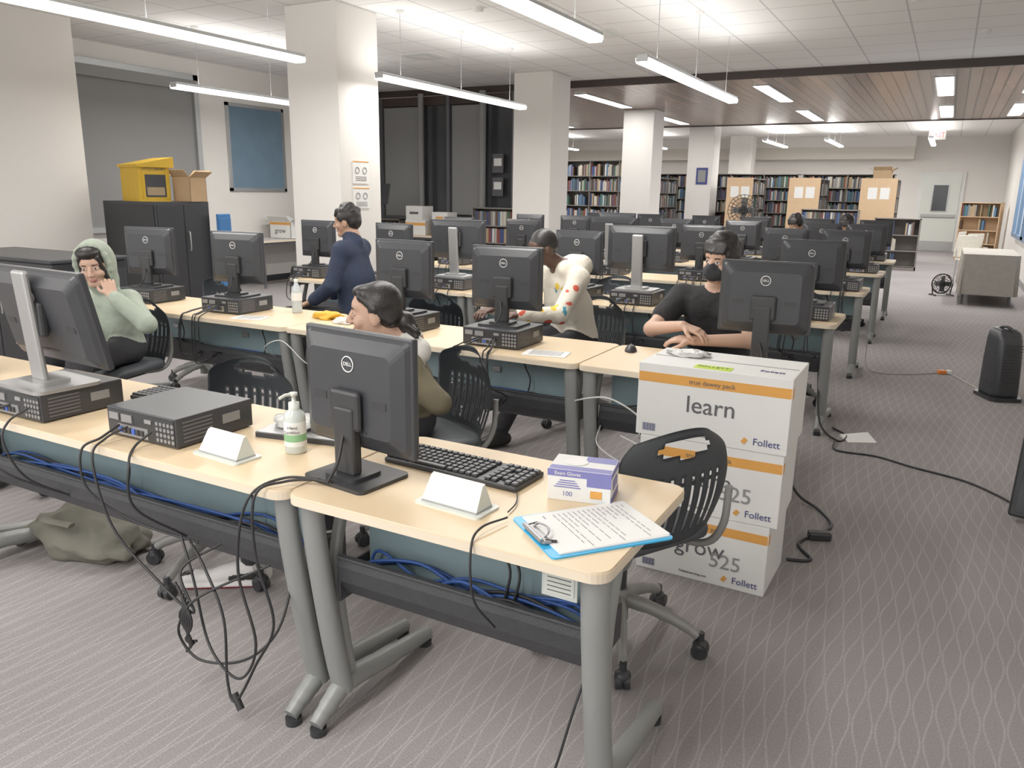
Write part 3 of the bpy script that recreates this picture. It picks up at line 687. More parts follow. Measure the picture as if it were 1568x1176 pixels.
for k in range(4):
    a=k*math.pi/2; b.box((.1*math.cos(a),-.02,1.3+.1*math.sin(a)),(.16,.004,.09),GREYW,0,(.3,-a,0))
b.cyl((0,0,1.1),(0,0,1.25),.02,BLK); b.obj('pedestal_fan',(-2.72,12.3,0))

# ------------------------------------------------------------------ far bookshelves
bookcase('bookshelf_range',8.0,2.1,.5,6,(-7.6,22.6,0),0,21); bookcase('bookshelf_range',2.2,2.1,.5,6,(-2.4,22.6,0),0,22)
bookcase('bookshelf_range',3.0,2.1,.5,6,(-13.3,22.6,0),0,23)
for k,(x0,x1) in enumerate(((-9.75,-9.05),(-4.98,-4.38),(-3.48,-2.80),(-1.87,-1.14),(-7.4,-6.8))):
    w=x1-x0; xc=(x0+x1)/2
    bookcase('bookshelf_range',1.7,1.95,w,5,(xc,21.35,0),math.pi/2,30+k,both=True)
    b=MB(); b.box((0,0,.98),(w+.04,.03,1.96),TAN,.004)
    for q in range(2): b.box((-.12+.26*q,-.017,1.62),(.2,.004,.26),PAPER)
    b.obj('shelf_end_panel',(xc,20.47,0))
bookcase('bookshelf_range',2.4,2.35,.4,6,(-7.9,19.6,0),0,61)
bookcase('bookshelf_range',1.2,1.25,.4,4,(-2.35,19.3,0),0,62)
openbox('cardboard_box',.4,.4,.2,KRAFT,(-1.5,21.2,1.955),0)
bookcase('bookcase',.9,1.45,.35,4,(.72,23.6,0),-.25,51,fm=TAN,fill=.7); bookcase('bookcase',.9,1.1,.4,3,(-.95,19.2,0),0,52,fm=SHELF,fill=.8)
# covered table
b=MB(); P=rr(-.36,-.9,.36,.9,.06,9); n=len(P); vs=[];fs=[]
for k in range(7):
    t=k/6
    for i,(x,y) in enumerate(P):
        f=1+t*.05*math.sin(i*1.9)+t*.05; vs.append((x*f,y*(1+t*.03+t*.02*math.sin(i*1.3)),.74-.58*t))
for k in range(6): fs+=[(k*n+(i+1)%n,k*n+i,(k+1)*n+i,(k+1)*n+(i+1)%n) for i in range(n)]
b.add(vs,fs,CLOTHT,True); b.add(vs[:n],[tuple(range(n))],CLOTHT)
for sx in (-.3,.3):
    for sy in (-.75,.75): b.cyl((sx,sy,0),(sx,sy,.73),.02,MULL,n=8)
b.obj('cloth_covered_table',(.62,14.2,0))
for k,(x,y) in enumerate(((.48,16.6),(.66,17.6),(.48,18.6))):
    b=MB(); b.prism(rr(-.22,-.22,.22,.22,.06),.44,.46,CREAM); b.box((0,.22,.68),(.42,.02,.4),CREAM,.01,(.12,0,0))
    for sx in (-.18,.18):
        b.cyl((sx,-.18,0),(sx,-.16,.44),.012,ALU,n=8); b.cyl((sx,.2,0),(sx,.17,.44),.012,ALU,n=8); b.cyl((sx,.19,.44),(sx,.23,.7),.01,ALU,n=8)
    b.obj('stacking_chair',(x,y,0),random.uniform(.6,1.4))
b=MB()
for s in (-1,1): b.tube(spline([(s*.14,-.1,.012),(s*.14,.0,.02),(s*.14,.1,.012)],5),.012,BLK,8); b.tube([(s*.14,0,.02),(s*.165,0,.19)],.01,BLK)
for r_ in (.04,.08,.12,.155): b.tube([(r_*math.cos(t*math.pi/12),-.05+r_*r_*.8,.19+r_*math.sin(t*math.pi/12)) for t in range(25)],.004,BLK,5,cap=False)
b.tube([(.155*math.cos(t*math.pi/12),.03,.19+.155*math.sin(t*math.pi/12)) for t in range(25)],.012,BLK,6,cap=False)
for k in range(18):
    a=k*math.pi/9; b.tube([(.02*math.cos(a),-.05,.19+.02*math.sin(a)),(.155*math.cos(a),-.03,.19+.155*math.sin(a)),(.155*math.cos(a),.03,.19+.155*math.sin(a)),(.03*math.cos(a),.06,.19+.03*math.sin(a))],.003,BLK,4)
b.cyl((0,-.02,.19),(0,.09,.19),.045,BLK)
for k in range(4):
    a=k*math.pi/2; b.box((.07*math.cos(a),.0,.19+.07*math.sin(a)),(.11,.004,.07),MULL,0,(.3,-a,0))
b.obj('floor_fan',(.05,14.4,0),.5)
b=MB(); vs=[];P=rr(-.10,-.13,.10,.13,.05,5); n=len(P)
for (s,z,o) in ((1.0,.03,0),(1.02,.06,0),(.98,.3,0.01),(.9,.46,.02),(.8,.52,.03),(.55,.545,.04)): vs+=[(x*s,y*s+o,z) for x,y in P]
fs=[tuple(range(n-1,-1,-1))]
for k in range(5): fs+=[(k*n+i,k*n+(i+1)%n,(k+1)*n+(i+1)%n,(k+1)*n+i) for i in range(n)]
fs.append(tuple(range(5*n,6*n))); b.add(vs,fs,BLK2,True)
b.prism(rr(-.12,-.16,.12,.16,.05),0,.03,BLK)
for k in range(16): b.box((0,-.13+.001*k*.4,.09+.023*k),(.13,.012,.007),BLK,.002)
for k in range(12): b.box((-.101+.0006*k,0,.1+.025*k),(.008,.14,.008),BLK,.002)
b.tube(spline([(-.03,.1,.52),(-.02,.02,.56),(.0,-.04,.55),(.03,-.08,.5)],5),.012,BLK,8)
b.obj('tower_heater',(.51,7.05,0),math.radians(25))
b=MB(); b.box((0,0,.26),(.86,.05,.48),BLK,.012,(math.radians(-10),0,0)); b.box((0,-.027,.26),(.80,.004,.42),SCR,0,(math.radians(-10),0,0)); b.box((0,.05,.24),(.5,.05,.3),BLK2,.02)
b.box((-.36,-.032,.30),(.05,.003,.16),mat('screen_glow',(.5,.2,.3),.3,emit=.4),0,(math.radians(-10),0,0))
for s in (-.3,.3): b.box((s,0.02,.012),(.05,.24,.024),BLK,.006); b.box((s,0.01,.03),(.03,.03,.03),BLK)
b.obj('flat_screen_tv',(.86,4.20,0),math.radians(-15))
# floor cables
b=MB()
b.tube(spline([(-.45,5.1,.02),(-.42,4.95,.007),(-.2,4.95,.007),(0,4.85,.007),(.25,4.75,.007),(.4,4.6,.007),(.5,4.45,.007)],8),.006,CABLE,8)
b.tube(spline([(-.5,7.6,.3),(-.48,7.55,.05),(-.35,7.5,.007),(-.1,7.6,.007),(.15,7.8,.007),(.3,7.5,.007),(.40,7.2,.01)],8),.005,mat('cable_grey',(.4,.38,.36),.6),8)
b.tube(spline([(-.62,3.9,.3),(-.5,3.95,.06),(-.38,3.9,.008),(-.3,3.7,.008),(-.4,3.45,.008),(-.33,3.3,.008),(-.42,3.25,.008)],8),.007,CABLE,8)
b.tube(spline([(-.62,5.35,.4),(-.56,5.2,.1),(-.44,5.15,.01),(-.4,5.3,.008),(-.5,5.45,.008)],8),.007,CABLE,8)
b.obj('floor_cable')
b=MB(); b.box((0,0,.02),(.1,.05,.04),BLK,.01); b.obj('power_brick',(-.33,3.55,0),.4)
b=MB(); b.box((0,0,.018),(.07,.05,.036),mat('plug_orange',(.7,.2,.03),.5),.01); b.box((.06,0,.018),(.05,.04,.036),CARD,.01); b.obj('extension_plug',(.12,7.78,0),.5)
b=MB(); b.add([(-.09,-.07,.004),(.09,-.07,.004),(.09,.07,.03),(-.09,.07,.012),(-.09,-.07,.0),(.09,-.07,.0),(.09,.07,.02),(-.09,.07,.0)],[(0,1,2,3),(4,7,6,5),(0,4,5,1),(1,5,6,2),(2,6,7,3),(3,7,4,0)],PAPER); b.obj('paper_sheet',(-.33,5.28,0),.5)
b=MB()
for pts in ([(-1.5,3.42,.5),(-1.42,3.28,.56),(-1.25,3.24,.6),(-1.1,3.26,.52),(-1.12,3.3,.42),(-1.1,3.4,.40)],[(-1.2,3.28,.42),(-1.05,3.2,.40),(-1.0,3.2,.33),(-1.12,3.22,.3),(-1.3,3.26,.36),(-1.35,3.4,.42)]):
    b.tube(spline(pts,8),.004,CABW,8)
b.tube(spline([(-3.45,3.42,.5),(-3.4,3.25,.6),(-3.25,3.24,.66),(-3.1,3.26,.55),(-3.05,3.4,.45)],8),.003,CABW,8)
b.obj('white_cable')
b=MB(); CLB=mat('clear_bottle',(.5,.55,.57),.1); b.lathe([(0,0),(.03,0),(.033,.01),(.031,.05),(.033,.09),(.033,.13),(.025,.165),(.012,.185),(.012,.2)],(0,0,0),CLB); b.lathe([(.014,.198),(.014,.215),(0,.216)],(0,0,0),WPL); b.lathe([(.0335,.08),(.0337,.085),(.0337,.125),(.0335,.13)],(0,0,0),PAPER); b.obj('water_bottle',(-3.60,3.74,DZ))
YP=mat('snack_bag_yellow',(.75,.42,.03),.4); lump('snack_bag',(-3.28,3.66,DZ),(.1,.06,.03),YP,4,.5)
lump('napkin',(-3.08,3.58,DZ),(.07,.05,.02),PAPER,6,.5)
def papers(x,y,z,w,h,rz,m=PAPER):
    b=MB(); b.box((0,0,.002),(w,h,.003),m)
    for k in range(8): b.box((0,h*.38-k*h*.1,.0038),(w*.75,.004,.0006),GREYW)
    b.obj('paper_sheet',(x,y,z),rz)
papers(-3.05,3.40,DZ,.16,.12,.3,WPL); papers(-1.66,3.42,DZ,.22,.14,.2); papers(-2.9,5.4,DZ,.3,.22,.2); papers(-4.3,1.75,DZ,.2,.28,.1); papers(-3.05,1.62,DZ,.2,.15,.1,mat('violet_paper',(.35,.35,.6),.7)); papers(-2.75,5.35,DZ,.08,.2,.1,ORNG)
papers(-3.68,3.42,DZ,.2,.14,.3)
lump('backpack',(-3.02,1.86,0),(.27,.15,.115),BAGM,2,.3,.1,4)
b=MB(); b.tube(spline([(-.2,-.1,.12),(-.26,-.16,.06),(-.3,-.12,.012),(-.38,-.05,.01),(-.42,0,.012)],8),.012,BAGM,8,2); b.tube(spline([(-.1,-.13,.16),(0,-.17,.19),(.1,-.14,.18)],6),.01,BAGM,8,2); b.obj('bag_strap',(-3.02,1.86,0))

# ------------------------------------------------------------------ people (one continuous iso-surface per figure)
class Fig:
    def __init__(s): s.pr=[]; s.mats=[]; s.pt=[]
    def mi(s,m):
        if m not in s.mats: s.mats.append(m)
        return s.mats.index(m)
    def cap(s,a,b,r1,r2,m,k=.02): s.pr.append(('c',np.array(a,float),np.array(b,float),r1,r2,s.mi(m),k))
    def ell(s,c,r,m,k=.015,R=None): s.pr.append(('e',np.array(c,float),np.array(r,float),np.eye(3) if R is None else R,0,s.mi(m),k))
    def paint(s,a,b,r,m): s.pt.append((np.array(a,float),np.array(b,float),r,s.mi(m)))
    def dist(s,p,P):
        if p[0]=='c':
            ab=p[2]-p[1]; pa=P-p[1]; t=np.clip(pa@ab/max(ab@ab,1e-9),0,1)
            return np.linalg.norm(pa-t[...,None]*ab,axis=-1)-(p[3]+(p[4]-p[3])*t)
        q=(P-p[1])@p[3]; k0=np.linalg.norm(q/p[2],axis=-1); k1=np.linalg.norm(q/p[2]**2,axis=-1)+1e-6; return k0*(k0-1)/k1
    def build(s,name,h):
        lo=np.full(3,1e9); hi=-lo
        for p in s.pr:
            if p[0]=='c': r=max(p[3],p[4]); a=np.minimum(p[1],p[2])-r; b=np.maximum(p[1],p[2])+r
            else: r=max(p[2]); a=p[1]-r; b=p[1]+r
            lo=np.minimum(lo,a); hi=np.maximum(hi,b)
        lo-=.05; hi+=.05; n=np.ceil((hi-lo)/h).astype(int)+1
        D=np.ones(n,np.float32)
        for p in s.pr:
            k=max(p[6],1e-4); mg=k+3*h
            if p[0]=='c': r=max(p[3],p[4])+mg; a=np.minimum(p[1],p[2])-r; b=np.maximum(p[1],p[2])+r
            else: r=max(p[2])+mg; a=p[1]-r; b=p[1]+r
            i0=np.maximum(0,np.floor((a-lo)/h).astype(int)); i1=np.minimum(n,np.ceil((b-lo)/h).astype(int)+1)
            sl=tuple(slice(x,y) for x,y in zip(i0,i1))
            g=np.meshgrid(*[lo[q]+h*np.arange(i0[q],i1[q]) for q in range(3)],indexing='ij')
            P=np.stack(g,-1).astype(np.float32)
            d=s.dist(p,P).astype(np.float32); A=D[sl]; hh=np.clip(.5+.5*(A-d)/k,0,1); D[sl]=A*(1-hh)+d*hh-k*hh*(1-hh)
        ids=[];PP=[];fl=[]
        for ax in range(3):
            sa=[slice(None)]*3; sb=[slice(None)]*3; sa[ax]=slice(0,-1); sb[ax]=slice(1,None)
            A=D[tuple(sa)]; B=D[tuple(sb)]; I=np.argwhere((A<0)!=(B<0)); av=A[tuple(I.T)]; bv=B[tuple(I.T)]
            t=av/(av-bv); Q=I.astype(float); Q[:,ax]+=t
            eu=np.zeros(3,int); eu[(ax+1)%3]=1; ev=np.zeros(3,int); ev[(ax+2)%3]=1
            cells=np.stack([I-eu-ev,I-ev,I,I-eu],1); idf=(cells[...,0]*n[1]+cells[...,1])*n[2]+cells[...,2]
            ids.append(idf); PP.append(np.repeat(Q[:,None],4,1)); fl.append(av>0)
        ids=np.concatenate(ids); PP=np.concatenate(PP); fl=np.concatenate(fl)
        u,inv=np.unique(ids.ravel(),return_inverse=True); inv=inv.ravel(); cnt=np.bincount(inv)
        pos=np.stack([np.bincount(inv,weights=PP.reshape(-1,3)[:,q])/cnt for q in range(3)],1)
        F=inv.reshape(-1,4).copy(); F[fl]=F[fl][:,::-1]
        V=lo+pos*h
        C=V[F].mean(1)
        fm=np.zeros(len(F),int); rm=np.full(len(F),9.0)
        for p in s.pr:
            if p[0]=='c': r=max(p[3],p[4])+.05; a=np.minimum(p[1],p[2])-r; b=np.maximum(p[1],p[2])+r
            else: r=max(p[2])+.05; a=p[1]-r; b=p[1]+r
            ii=np.nonzero(((C>a)&(C<b)).all(1))[0]
            if len(ii)==0: continue
            d=s.dist(p,C[ii]); k=d<rm[ii]; rm[ii[k]]=d[k]; fm[ii[k]]=p[5]
        for a,b_,r,mm in s.pt:
            ab=b_-a; pa=C-a; t=np.clip(pa@ab/max(ab@ab,1e-9),0,1); d=np.linalg.norm(pa-t[:,None]*ab,axis=1); fm[d<r]=mm
        org=np.array([(lo[0]+hi[0])/2,(lo[1]+hi[1])/2,0]); V=V-org
        me=bpy.data.meshes.new(name); me.vertices.add(len(V)); me.vertices.foreach_set('co',V.ravel())
        me.loops.add(len(F)*4); me.loops.foreach_set('vertex_index',F.ravel().astype(np.int32))
        me.polygons.add(len(F)); me.polygons.foreach_set('loop_start',np.arange(0,len(F)*4,4,dtype=np.int32))
        me.update(calc_edges=True); me.validate()
        for m in s.mats: me.materials.append(m)
        if len(me.polygons)==len(fm): me.polygons.foreach_set('material_index',fm.astype(np.int32))
        me.polygons.foreach_set('use_smooth',np.ones(len(me.polygons),bool)); me.update()
        o=bpy.data.objects.new(name,me); COL.objects.link(o); o.location=org; return o
def nv(v): v=np.array(v,float); return v/np.linalg.norm(v)
def basis(f,up=(0,0,1),tilt=0):
    f=nv(f); r=nv(np.cross(f,up)); u=np.cross(r,f)
    if tilt: r,u=r*math.cos(tilt)+u*math.sin(tilt),u*math.cos(tilt)-r*math.sin(tilt)
    return np.stack([r,f,u],1)
def head(F,c,f,neck,skin,hair='short',tilt=0,s=1.0,hood=None,mask=None,glasses=False,hairm=HAIR):
    R=basis(f,tilt=tilt); c=np.array(c,float); W=lambda p: c+R@(np.array(p)*s)
    E=lambda p,r,m,k=.012: F.ell(W(p),np.array(r)*s,m,k,R)
    C=lambda a,b,r1,r2,m,k=.012: F.cap(W(a),W(b),r1*s,r2*s,m,k)
    F.cap(W((0,-.025,-.06)),neck,.050*s,.058*s,skin,.02)
    E((0,-.008,.028),(.073,.09,.088),skin); E((0,.018,-.03),(.06,.070,.072),skin,.02); C((-.016,.058,-.090),(.016,.058,-.090),.022,.022,skin,.02)
    E((0,.064,.032),(.052,.023,.028),skin,.015)
    C((0,.088,.008),(0,.108,-.026),.008,.010,skin,.008); C((-.010,.096,-.030),(.010,.096,-.030),.008,.008,skin,.006)
    for x in (-1,1):
        E((x*.04,.062,-.028),(.022,.02,.02),skin,.015)
        E((x*.031,.075,.004),(.015,.011,.009),skin,.004)
        F.paint(W((x*.024,.088,.003)),W((x*.039,.084,.003)),.0064*s,EYEW)
        F.paint(W((x*.031,.088,.004)),W((x*.031,.088,.004)),.0054*s,IRIS)
        F.paint(W((x*.021,.087,.0105)),W((x*.042,.082,.0095)),.0030*s,IRIS)
        F.paint(W((x*.018,.088,.024)),W((x*.046,.080,.025)),.0050*s,BROW)
        E((x*.074,-.004,-.012),(.010,.020,.032),skin,.006)
    E((0,.080,-.058),(.022,.012,.0055),LIP,.003); E((0,.079,-.066),(.017,.012,.0055),LIP,.003)
    if hair=='short':
        E((0,-.02,.045),(.084,.095,.085),hairm,.006); E((0,.02,.085),(.07,.07,.04),hairm,.01); E((0,-.055,.0),(.07,.055,.06),hairm,.01)
        E((0,.055,.088),(.055,.035,.022),hairm,.01)
    elif hair=='fluffy':
        E((0,-.022,.048),(.086,.095,.086),hairm,.006); E((0,-.06,.005),(.074,.056,.068),hairm,.01)
        for x in (-1,1): E((x*.068,.008,.04),(.018,.048,.038),hairm,.01)
        rd=random.Random(5)
        for q in range(22):
            a=rd.uniform(0,6.28); e=rd.uniform(.3,1.3); p=(.070*math.cos(a)*math.cos(e),-.018+.078*math.sin(a)*math.cos(e),.057+.072*math.sin(e)); E(p,(.024,.024,.016),hairm,.022)
        for q in range(8): C((-.055+.0157*q,.05,.092),(-.052+.0149*q,.086-abs(q-3.5)*.004,.056+.004*(q%2)),.015,.007,hairm,.014)
    elif hair=='fade':
        E((0,-.015,.042),(.078,.093,.082),hairm,.004); E((0,-.05,.01),(.068,.05,.055),hairm,.006)
    elif hair=='ponytail':
        E((0,-.024,.040),(.081,.088,.084),hairm,.005); E((0,-.055,-.005),(.072,.052,.063),hairm,.01)
        for x in (-1,1): C((x*.048,.050,.07),(x*.073,-.008,.024),.012,.015,hairm,.01); C((x*.066,.0,.02),(x*.058,-.06,-.03),.018,.02,hairm,.012)
        E((0,.036,.088),(.05,.045,.024),hairm,.012)
        E((0,-.118,-.045),(.040,.038,.044),hairm,.012)
        rd=random.Random(3)
        for q in range(18):
            a=rd.uniform(-1,1)*.042; C((a*.5,-.12,-.045),(a*1.2,-.135-rd.uniform(0,.03),-.065-rd.uniform(-.01,.06)),.013,.009,hairm,.006)
    if hood:
        for x in (-1,1): C((x*.050,.066,.062),(x*.064,.042,-.07),.011,.011,hairm,.01)
        E((0,.028,.080),(.060,.052,.034),hairm,.01)
        E((0,-.045,.02),(.104,.098,.122),hood,.01)
        N=14
        for q in range(N):
            a0=math.pi*(-.35+1.7*q/N); a1=math.pi*(-.35+1.7*(q+1)/N)
            C((.088*math.cos(a0),.026,.014+.112*math.sin(a0)),(.088*math.cos(a1),.026,.014+.112*math.sin(a1)),.015,.015,hood,.012)
        C((0,-.06,-.1),(0,-.05,-.02),.09,.09,hood,.03)
    if mask:
        E((0,.045,-.052),(.066,.068,.052),mask,.004); E((0,.088,-.032),(.028,.032,.034),mask,.014); E((0,.088,-.06),(.03,.022,.03),mask,.012)
        for x in (-1,1): C((x*.055,.05,-.03),(x*.078,-.004,-.005),.003,.003,mask,.002)
    if glasses:
        for x in (-1,1):
            for q in range(10):
                a0,a1=q*.6283,(q+1)*.6283; C((x*.032+.022*math.cos(a0),.099,.004+.016*math.sin(a0)),(x*.032+.022*math.cos(a1),.099,.004+.016*math.sin(a1)),.0028,.0028,BLK,.001)
            C((x*.054,.097,.008),(x*.078,-.002,.006),.0028,.0028,BLK,.001)
def hand(F,w,d,n,skin,side=1,curl=.5,s=1.0):
    w=np.array(w,float); d=nv(d); n=nv(np.array(n)-d*np.dot(n,d)); sd=np.cross(d,n)*side
    lens=(.068,.078,.073,.056)
    for i in range(4):
        o=(.030-.0195*i)*s; base=w+d*(.088-.004*abs(i-1))*s+sd*o
        F.cap(w+sd*o*.6,base,.015*s,.0115*s,skin,.012)
        p=base; a=curl*.5
        for q,fr in enumerate((.45,.32,.23)):
            dd=d*math.cos(a)+n*math.sin(a)+sd*(.05*(1.5-i)); e=p+nv(dd)*lens[i]*fr*s
            F.cap(p,e,(.0095-.001*q)*s,(.0088-.001*q)*s,skin,.0035); p=e; a+=curl*.75
    t0=w+d*.025*s+sd*.022*s; t1=t0+nv(d*.6+sd*.75+n*.25)*.04*s; t2=t1+nv(d*.85+sd*.35+n*.4)*.03*s; t3=t2+nv(d*.95+n*.35)*.024*s
    F.cap(t0,t1,.014*s,.0115*s,skin,.008); F.cap(t1,t2,.011*s,.0098*s,skin,.004); F.cap(t2,t3,.0098*s,.008*s,skin,.004)
def body(F,J,top,pants,shoe,skin,s=1.0,short=False,loose=.012,sole=None,under=None,hands=True,tw=.105):
    g=lambda k: np.array(J[k],float)
    S=nv(g('shR')-g('shL')); pel=g('pelvis'); nk=g('neck'); ch=(g('shL')+g('shR'))/2
    cm=pel*.45+ch*.55
    for x in (-1,1):
        F.cap(pel+S*x*.06+(0,0,.05),cm+S*x*.065,tw*s+loose*.5,tw*.93*s+loose,top,.05)
        F.cap(cm+S*x*.065,ch+S*x*.07-np.array((0,0,.05)),tw*.93*s+loose,.078*s+loose,top,.05)
    F.cap(g('shL'),g('shR'),.054*s+loose,.054*s+loose,top,.04)
    F.cap(ch,nk,.066*s,.054*s,top,.04)
    if under: F.cap(nk-np.array((0,0,.02)),nk+np.array((0,0,.02)),.062*s,.06*s,under,.01)
    for d,x in (('L',-1),('R',1)):
        sh,el,wr=g('sh'+d),g('el'+d),g('wr'+d)
        if short:
            mid=sh*.42+el*.58
            F.cap(sh,mid,.055*s+loose,.05*s+loose*1.2,top,.03); F.cap(mid,el,.045*s,.040*s,skin,.006); F.cap(el,wr,.040*s,.026*s,skin,.015)
        else:
            F.cap(sh,el,.050*s+loose,.040*s+loose,top,.03); F.cap(el,el*.15+wr*.85,.040*s+loose,.030*s+loose,top,.02); F.cap(el*.2+wr*.8,el*.08+wr*.92,.036*s+loose*.5,.034*s+loose*.3,top,.01)
            F.cap(el*.2+wr*.8,wr,.027*s,.026*s,skin,.006)
        if hands and ('h'+d) in J:
            hd,hn,cu=J['h'+d]; hand(F,wr,hd,hn,skin,-x,cu,s*.98)
        hp,kn,an,to=pel+S*x*.085,g('kn'+d),g('an'+d),g('to'+d)
        F.cap(hp,kn,.085*s+.008,.058*s+.01,pants,.04); F.cap(kn,an,.058*s+.008,.040*s+.012,pants,.03)
        h0=an.copy(); h0[2]=.05; t=to.copy(); t[2]=.036
        back=h0-nv(t-h0)*.035; back[2]=.045
        F.cap(an,h0,.036*s,.040*s,shoe,.01); F.cap(back,t,.040*s,.034*s,shoe,.012); F.cap(h0+(0,0,.03),(h0+t)/2+(0,0,.012),.04*s,.03*s,shoe,.015)
        if sole:
            b0=back.copy(); t0=t.copy(); b0[2]=.014; t0[2]=.014
            sv=nv(np.cross(t-h0,(0,0,1)))
            for q in (-1,0,1): F.cap(b0+sv*.026*q,t0+sv*.022*q,.014,.014,shoe,.002)
            for q in (-1.4,-.7,0,.7,1.4): F.paint(b0*np.array((1,1,0))+sv*.026*q,t0*np.array((1,1,0))+sv*.022*q,.012,sole)
            F.paint(t+(0,0,.03),t+(0,0,.03)+nv(t-h0)*.03,.022,SHOEB)
            for q in (-1,1): F.paint(back+sv*.045*q+(0,0,.01),(back*.6+t*.4)+sv*.045*q,.018,SHOEB)
    F.cap(pel-S*.06,pel+S*.06,.10*s+.01,.10*s+.01,pants,.03)
# 1 girl with ponytail at front row
F=Fig()
J=dict(pelvis=(-1.95,2.70,.55),neck=(-1.85,2.54,.905),shL=(-1.77,2.42,.835),shR=(-1.96,2.69,.84),
 elL=(-1.63,2.43,.71),wrL=(-1.92,2.27,.895),elR=(-2.12,2.56,.66),wrR=(-2.10,2.34,.64),
 knL=(-2.02,2.30,.56),anL=(-2.20,1.98,.13),toL=(-2.40,1.84,0),knR=(-2.22,2.50,.56),anR=(-2.2,2.40,.11),toR=(-2.34,2.28,0),
 hL=((-.55,.50,.70),(.2,.9,-.3),.8),hR=((.1,-.9,-.1),(0,0,-1),.4))
body(F,J,OLIVE,PANTS,SHOEW,SKINL,.88,sole=SHOER,under=WCLOTH,loose=.008,tw=.095)
head(F,(-1.93,2.43,1.035),(-.84,-.54,-.06),(-1.85,2.54,.91),SKINL,'ponytail',s=1.0)
F.cap((-1.82,2.49,.905),(-1.78,2.50,.885),.052,.055,WCLOTH,.01)
F.build('seated_girl_ponytail',.0042)
# 2 hooded girl
F=Fig()
J=dict(pelvis=(-4.34,2.98,.55),neck=(-4.30,2.92,.92),shL=(-4.15,2.95,.85),shR=(-4.47,2.89,.85),
 elL=(-3.84,2.82,.76),wrL=(-4.03,2.76,.91),elR=(-4.50,2.64,.72),wrR=(-4.35,2.47,.70),
 knL=(-4.05,2.54,.56),anL=(-3.85,2.27,.11),toL=(-3.75,2.10,0),knR=(-4.32,2.50,.56),anR=(-4.15,2.22,.11),toR=(-4.05,2.05,0),
 hL=((-.55,.18,.80),(-.75,.5,-.1),.7),hR=((.7,-.5,0),(0,0,-1),.5))
body(F,J,SAGE,PANTS,SHOEB,SKINL,.90,loose=.015)
head(F,(-4.25,2.82,1.06),(.62,-.76,-.22),(-4.3,2.92,.92),SKINL,'short',s=1.0,hood=SAGE,tilt=-.1)
F.build('seated_girl_hooded',.0045)
# 3 white hoodie
F=Fig()
J=dict(pelvis=(-2.08,4.72,.56),neck=(-2.15,4.62,1.04),shL=(-1.99,4.54,.985),shR=(-2.30,4.72,.985),
 elL=(-2.01,4.32,.78),wrL=(-2.20,4.12,.79),elR=(-2.43,4.52,.78),wrR=(-2.42,4.18,.80),
 knL=(-2.12,4.28,.56),anL=(-2.22,3.97,.11),toL=(-2.3,3.80,0),knR=(-2.36,4.42,.56),anR=(-2.52,4.1,.11),toR=(-2.62,3.95,0),
 hL=((-.9,-.4,-.05),(-.1,.1,-1),.7),hR=((-.1,-1,-.1),(0,0,-1),.6))
body(F,J,CREAM,PANTS,SHOEB,SKIND,.96,loose=.015)
rd=random.Random(19)
for (cx,cy,cz) in ((-1.98,4.27,.83),(-2.06,4.18,.80),(-2.13,4.12,.80),(-2.26,4.44,.92),(-2.24,4.44,.82),(-1.97,4.38,.90),(-2.3,4.5,.86),(-2.03,4.20,.77),(-1.98,4.32,.76),(-2.2,4.48,.76),(-1.93,4.34,.84),(-2.15,4.5,.95)):
    for q in range(7):
        p=np.array((cx,cy,cz))+np.array([rd.uniform(-.06,.06) for _ in range(3)]); F.paint(p,p+np.array([rd.uniform(-.03,.03) for _ in range(3)]),rd.uniform(.012,.026),rd.choice((PR,PY,PB,CREAM,CREAM)))
F.cap((-2.03,4.66,1.05),(-2.12,4.73,1.04),.075,.08,CREAM,.03); F.cap((-2.08,4.54,1.03),(-2.20,4.72,1.03),.05,.06,CREAM,.03)
head(F,(-2.235,4.52,1.16),(-.62,-.76,-.18),(-2.15,4.62,1.04),SKIND,'fade',glasses=True)
F.build('seated_man_hoodie',.0052)
# 4 navy
F=Fig()
J=dict(pelvis=(-3.93,4.74,.56),neck=(-3.97,4.76,1.12),shL=(-3.95,4.60,1.06),shR=(-4.03,4.92,1.06),
 elL=(-3.98,4.50,.80),wrL=(-4.14,4.46,.68),elR=(-4.10,4.93,.80),wrR=(-4.25,4.80,.68),
 knL=(-4.33,4.42,.56),anL=(-4.36,4.35,.11),toL=(-4.5,4.28,0),knR=(-4.38,4.70,.56),anR=(-4.45,4.62,.11),toR=(-4.6,4.58,0),
 hL=((-.9,-.1,-.3),(0,0,-1),.5),hR=((-.8,-.4,-.3),(0,0,-1),.5))
body(F,J,NAVY,PANTS,SHOEB,SKINM,1.02,loose=.018)
F.cap((-3.97,4.76,1.11),(-3.99,4.76,1.14),.068,.066,NAVY,.02)
head(F,(-4.03,4.76,1.265),(-.93,-.35,-.1),(-3.97,4.77,1.12),SKINM,'fluffy',s=.98)
F.build('seated_man_jacket',.006)
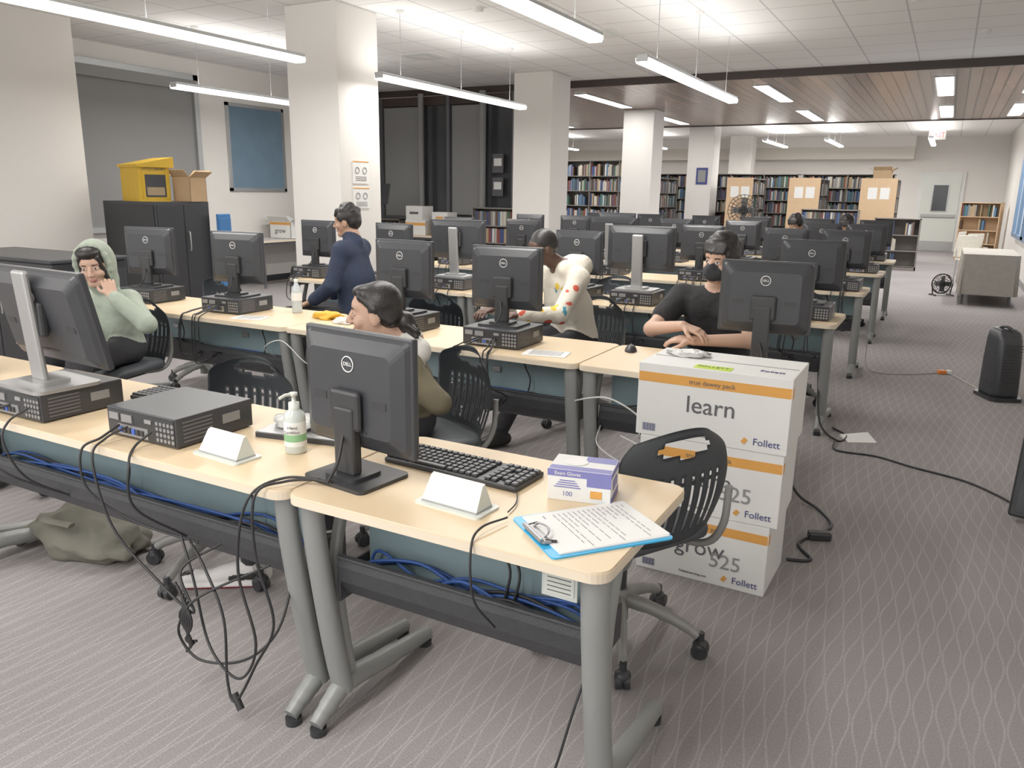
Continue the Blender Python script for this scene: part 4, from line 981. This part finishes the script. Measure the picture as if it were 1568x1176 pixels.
# 5 black tee
F=Fig()
J=dict(pelvis=(-1.06,4.46,.56),neck=(-1.06,4.27,1.0),shL=(-.88,4.26,.955),shR=(-1.24,4.26,.955),
 elL=(-.80,4.02,.79),wrL=(-1.05,3.87,.79),elR=(-1.33,4.03,.80),wrR=(-1.12,3.89,.855),
 knL=(-.95,4.06,.57),anL=(-.94,4.0,.11),toL=(-.92,3.82,0),knR=(-1.18,4.06,.57),anR=(-1.2,4.0,.11),toR=(-1.24,3.82,0),
 hL=((-.95,-.05,.0),(0,.2,-1),.5),hR=((.9,-.1,-.2),(0,.1,-1),.5))
body(F,J,BTEE,PANTS,SHOEB,SKINL,1.0,short=True,loose=.014)
head(F,(-1.02,4.17,1.175),(-.30,-.94,-.14),(-1.06,4.27,1.0),SKINL,'fluffy',mask=MASKM,tilt=.08)
F.build('seated_boy_mask',.0045)
for k,(x,y,tm) in enumerate(((-1.58,10.15,BTEE),(-1.02,10.2,NAVY))):
    F=Fig()
    J=dict(pelvis=(x,y+.1,.55),neck=(x,y,1.02),shL=(x+.17,y,.96),shR=(x-.17,y,.96),elL=(x+.22,y-.18,.80),wrL=(x+.12,y-.40,.79),elR=(x-.22,y-.18,.80),wrR=(x-.12,y-.40,.79),
     knL=(x+.1,y-.3,.57),anL=(x+.1,y-.3,.11),toL=(x+.1,y-.46,0),knR=(x-.1,y-.3,.57),anR=(x-.1,y-.3,.11),toR=(x-.1,y-.46,0),
     hL=((-.2,-1,-.05),(0,0,-1),.5),hR=((.2,-1,-.05),(0,0,-1),.5))
    body(F,J,tm,PANTS,SHOEB,SKINM,1.0); head(F,(x-.02,y-.06,1.17),(-.4+.3*k,-.9,-.4),(x,y,1.02),SKINM,'fluffy'); F.build('seated_student',.011)
    chair(x,y+.14,(0,-1))

# ------------------------------------------------------------------ camera
cam=bpy.data.cameras.new('camera'); co=bpy.data.objects.new('camera',cam); COL.objects.link(co)
co.matrix_world=Matrix.Translation((0,0,1.5))@Matrix.Rotation(math.radians(28.4),4,'Z')@Matrix.Rotation(math.radians(90-13.7),4,'X')@Matrix.Rotation(math.radians(.92),4,'Z')
cam.sensor_width=36; cam.lens=27.55; cam.clip_start=.05; cam.clip_end=100
SC.camera=co
